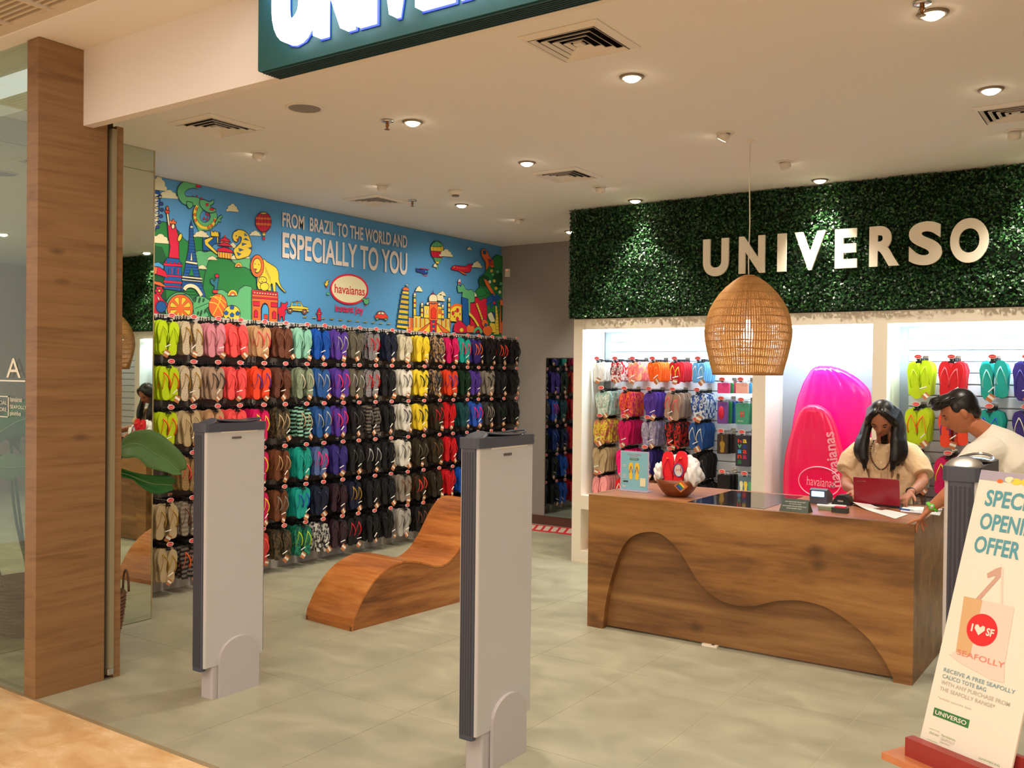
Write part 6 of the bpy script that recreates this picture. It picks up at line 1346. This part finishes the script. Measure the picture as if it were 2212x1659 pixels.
TOPM = mat('cream_cloth', (222, 190, 150), .8, bump=1.0, bscale=18, vary=.10, vscale=6)
b = MB(); b.tube(A3_((wx, 6.62, .80), (wx, 6.63, .93), (wx, 6.615, 1.06), (wx, 6.60, 1.17), (wx, 6.59, 1.225)), [(.175, .135), (.155, .125), (.185, .135), (.15, .10), (.075, .07)], TOPM, 24)
for s_ in (-1, 1):
    b.tube(A3_((wx+s_*.06, 6.60, 1.20), (wx+s_*.15, 6.585, 1.155), (wx+s_*.21, 6.545, 1.09), (wx+s_*(.240 if s_ < 0 else .262), 6.50, 1.03)), [(.06, .06), (.080, .082), (.078, .095), (.052, .085)], TOPM, 20)
    b.tube(A3_((wx+s_*.21, 6.54, 1.06), (wx+s_*.17, 6.55, .97), (wx+s_*.12, 6.57, .86)), [(.055, .09), (.045, .10), (.05, .10)], TOPM, 16)
    for q in range(5): b.tube(A3_((wx+s_*(.04+q*.012), 6.50-.004*q, 1.17-q*.01), (wx+s_*(.06+q*.035), 6.475, 1.06-q*.02), (wx+s_*(.05+q*.03), 6.49, .90)), [.006, .012, .010], TOPM, 8)
for q in range(7): b.tube(A3_((wx-.15+q*.05, 6.485, 1.10-.03*abs(q-3)), (wx-.14+q*.047+.01*(-1)**q, 6.478, 1.0), (wx-.13+q*.043, 6.49, .88)), [.004, .011, .010], TOPM, 8)
for s_ in (-1, 1):
    for q in range(4): b.tube(A3_((wx+s_*(.10+.02*q), 6.505, 1.185-.012*q), (wx+s_*(.17+.015*q), 6.468+.006*q, 1.10-.015*q), (wx+s_*(.20+.02*q), 6.455+.01*q, 1.02)), [.004, .010, .006], TOPM, 8)
place(remesh(b, .0065, 2), 'blouse', t)
b = MB(); b.tube(A3_((wx, 6.62, .90), (wx, 6.62, .70), (wx, 6.61, .50)), [(.15, .12), (.17, .14), (.18, .15)], mat('skirt_dark', (50, 46, 52), .8), 22); b.build('skirt', t, smooth=True)
b = MB(); neck = [(wx-.062, 6.545, 1.235), (wx-.068, 6.49, 1.17), (wx-.052, 6.468, 1.11), (wx-.02, 6.462, 1.065), (wx+.008, 6.46, 1.052), (wx+.036, 6.462, 1.068), (wx+.06, 6.468, 1.12), (wx+.066, 6.49, 1.18), (wx+.062, 6.545, 1.235)]
NK = [mat('bead_brown', (90, 60, 44), .3), mat('bead_teal', (60, 120, 110), .3), mat('bead_gold', (180, 140, 70), .3), mat('bead_red', (150, 30, 60), .3)]
for k, p in enumerate(catmull(neck, 5)): b.ell(p, (.0055,)*3, NK[0] if k % 5 else NK[1+(k//5) % 3], 7, 5)
b.build('necklace', t, smooth=True)
# hair: cap plus long locks falling in front of both shoulders
b = MB(); b.ell(C+R @ np.array([0, -.018, .022]), (.090, .096, .106), HAIR, 26, 18, R)
L0 = lambda *p: [C+R @ np.array(p[0])]+[np.array(q, float) for q in p[1:]]
for s_ in (-1, 1):
    for k in range(6):
        q = k/5
        b.tube(catmull(L0((-s_*.012, .050-.09*q, .108-.01*q), C+R @ np.array([-s_*(.060+.010*q), .050-.09*q, .060]), C+R @ np.array([-s_*(.084+.010*q), .024-.07*q, -.02]), (wx+s_*(.092+.030*q), 6.455+.04*q, 1.27), (wx+s_*(.100+.040*q), 6.435+.035*q, 1.18), (wx+s_*(.094+.030*q), 6.43+.03*q, 1.115+.02*q), (wx+s_*(.084+.012*q), 6.43+.02*q, 1.055+.05*q)), 3), [.012]+[.020]*3+[.028]*6+[.034]*6+[.022, .012, .004], HAIR, 8)
b.tube(A3_(C+R @ np.array([0, -.06, .03]), (wx, 6.60, 1.30), (wx, 6.67, 1.18), (wx, 6.68, 1.08)), [(.07, .07), (.10, .05), (.11, .04), (.06, .02)], HAIR, 16)
place(remesh(b, .006, 2), 'hair', t)
b = MB()
for s_ in (-1, 1):
    for k in range(34):
        q = random.random(); j = lambda a_: random.uniform(-a_, a_)
        b.tube(catmull(L0((-s_*.004, .072-.12*q, .113-.018*q), C+R @ np.array([-s_*(.055+.020*q), .066-.11*q, .078]), C+R @ np.array([-s_*(.090+.012*q), .040-.10*q, -.005]), (wx+s_*(.090+.050*q), 6.432+.05*q+j(.006), 1.27+j(.01)), (wx+s_*(.082+.075*q)+j(.006), 6.405+.05*q+j(.006), 1.18), (wx+s_*(.075+.060*q)+j(.008), 6.402+.04*q, 1.11), (wx+s_*(.072+.040*q)+j(.012), 6.405+.03*q, 1.04+.06*q+j(.02))), 3), [.0035]*17+[.0025, .001], HAIR, 5)
b.build('hair_lock', t, smooth=True, kind='stuff')
b = MB(); b.tube([R @ np.array([0, 0, 0])*0+C+R @ np.array([.002*math.sin(k), .02+.052*k/5-.035*(k > 4), .123-.010*k/5]) for k in range(5)], .0022, mat('parting', (120, 86, 70), .6), 5); b.build('parting', t)
b = MB(); b.tube([np.array([wx+.248, 6.17, .945])+np.array([.026*math.cos(a_), .008*math.sin(a_*2), .026*math.sin(a_)])+np.array([0, .02, .004]) for a_ in np.linspace(0, 2*PI, 20, endpoint=False)], .005, BLACK, 6, close=True); b.build('wrist_band', t, smooth=True)
# ---- man
t = thing('person', 'man in a white T-shirt leaning one hand on the right corner of the counter', 'person', (-.50, 5.82, 0))
C = np.array([-.925, 5.735, 1.462]); R = frame((-.83, -.30, -.42), (-.30, -.10, .95))
b = MB(); head(b, C, R, SKM_, 1.0)
b.tube(A3_((-.70, 5.80, 1.27), (-.78, 5.775, 1.345), (-.865, 5.75, 1.405)), [.070, .054, .050], SKM_, 14)
b.tube(A3_((-.47, 5.86, .90), (-.54, 5.84, 1.04), (-.62, 5.82, 1.16), (-.71, 5.80, 1.28)), [(.11, .15), (.11, .15), (.12, .17), (.09, .12)], SKM_, 18)
b.tube(A3_((-.80, 5.60, 1.245), (-.77, 5.80, 1.27), (-.72, 6.00, 1.23)), [.062, .07, .06], SKM_, 12)
b.tube(A3_((-.81, 5.60, 1.24), (-.85, 5.52, 1.16), (-.89, 5.45, 1.085), (-.945, 5.43, 1.02), (-1.012, 5.425, .955)), [.055, .047, .041, .036, .026], SKM_, 12)
b.tube(A3_((-.70, 6.00, 1.22), (-.76, 6.06, 1.10), (-.85, 6.06, 1.01), (-1.02, 6.04, .935)), [.055, .046, .040, .026], SKM_, 12)
hand(b, (-1.012, 5.425, .955), (-.62, -.06, -.78), (.35, .0, -.9), 1, SKM_, [(-.55, .15, .1), (.25, .35, .2), (.75, .2, .1), (.95, .2, .1)], 1.0, .3, thumb_dir=(-.4, .75, -.5))
hand(b, (-1.02, 6.04, .935), (-.9, -.1, -.42), (0, 0, -1), -1, SKM_, [(-.1, .2, .2)]*4, 1.0)
for s_ in (-1, 1):
    b.tube(A3_((-.46, 5.86+s_*.09, .92), (-.44, 5.86+s_*.095, .66), (-.42, 5.86+s_*.10, .46), (-.40, 5.86+s_*.10, .25), (-.38, 5.86+s_*.10, .07)), [.095, .078, .056, .052, .038], SKM_, 14); b.ell((-.42, 5.86+s_*.10, .045), (.125, .045, .045), SKM_, 14, 8)
place(remesh(b, .005, 1), 'body', t)
face_bits(t, C, R, LIP)
SHM = mat('white_tshirt', (222, 216, 202), .85, bump=.5, bscale=12, vary=.04, vscale=6)
b = MB(); b.tube(A3_((-.44, 5.86, .86), (-.50, 5.85, .98), (-.575, 5.83, 1.10), (-.665, 5.80, 1.20), (-.755, 5.785, 1.285), (-.82, 5.77, 1.35)), [(.135, .19), (.13, .185), (.14, .20), (.15, .22), (.12, .17), (.078, .085)], SHM, 26)
b.tube(A3_((-.74, 5.68, 1.255), (-.81, 5.585, 1.225), (-.855, 5.53, 1.16), (-.885, 5.485, 1.10)), [.10, .088, .078, .076], SHM, 18)
b.tube(A3_((-.69, 5.95, 1.24), (-.72, 6.03, 1.17), (-.77, 6.07, 1.09)), [.09, .08, .075], SHM, 18)
for k in range(6): b.tube(A3_((-.70+k*.02, 5.62+.01*k, 1.22-k*.02), (-.66+k*.02, 5.585+k*.005, 1.12-k*.02), (-.60+k*.015, 5.62, .98)), [.006, .012, .006], SHM, 8)
place(remesh(b, .0075, 3), 'tshirt', t)
TRM = mat('dark_trousers', (44, 46, 56), .8, bump=.2, bscale=30)
b = MB(); b.tube(A3_((-.47, 5.86, .98), (-.46, 5.86, .86)), [(.125, .17), (.13, .18)], TRM, 22)
for s_ in (-1, 1): b.tube(A3_((-.46, 5.86+s_*.09, .90), (-.44, 5.86+s_*.095, .66), (-.42, 5.86+s_*.10, .46), (-.40, 5.86+s_*.10, .25), (-.385, 5.86+s_*.10, .09)), [.108, .092, .075, .068, .06], TRM, 16)
place(remesh(b, .009, 2), 'trousers', t)
for s_ in (-1, 1): b = MB(); b.ell((-.43, 5.86+s_*.10, .05), (.14, .054, .05), BLACK, 16, 9); b.build('shoe', t, smooth=True)
b = MB(); b.ell(C+R @ np.array([0, -.026, .040]), (.086, .090, .092), HAIR, 24, 16, R); b.ell(C+R @ np.array([0, .045, .090]), (.070, .062, .040), HAIR, 20, 12, R); b.ell(C+R @ np.array([0, .092, .078]), (.052, .030, .022), HAIR, 16, 10, R); b.ell(C+R @ np.array([0, -.065, -.01]), (.066, .045, .060), HAIR, 16, 10, R)
for s_ in (-1, 1): b.ell(C+R @ np.array([s_*.066, .010, .036]), (.014, .030, .034), HAIR, 10, 8, R)
place(remesh(b, .006, 2), 'hair', t)
b = MB()
for k in range(120):
    u = random.uniform(-1, 1); w = random.random(); x = u*.07; p0 = C+R @ np.array([x, -.06+.12*w, .128-.03*u*u-.02*(1-w)]); p1 = p0+R @ np.array([u*.01, .04, .004]); p2 = p1+R @ np.array([u*.012+random.uniform(-.005, .005), .028, -.012-.012*w]); b.tube(A3_(p0, p1, p2), [.003, .003, .001], HAIR, 4)
b.build('hair_tuft', t, smooth=True, kind='stuff')
WG = mat('watch_green', (96, 190, 50), .35, spec=.6)
wd_ = np.array([-.62, -.06, -.78]); wd_ /= np.linalg.norm(wd_); wc = np.array([-1.0, 5.4255, .968]); wu = np.cross(wd_, [0, 1, 0]); wu /= np.linalg.norm(wu); wv = np.cross(wd_, wu)
b = MB(); b.tube([wc+wu*.031*math.cos(a_)+wv*.029*math.sin(a_)+wd_*off for off in (0,) for a_ in np.linspace(0, 2*PI, 26, endpoint=False)], [(.010, .003)]*26, WG, 8, close=True)
b.build('watch_strap', t, smooth=True); b = MB(); M_ = np.stack([wu, wd_, wv], 1)
for s_ in (1,): b.ell(wc-wv*.030*0+wu*.0+wv*(-.031 if (wv[1] > 0) else .031), (.015, .018, .006), WG, 14, 8, M_); b.ell(wc+wv*(-.0355 if wv[1] > 0 else .0355), (.009, .011, .002), CHROME, 12, 6, M_)
b.build('watch_face', t, smooth=True)
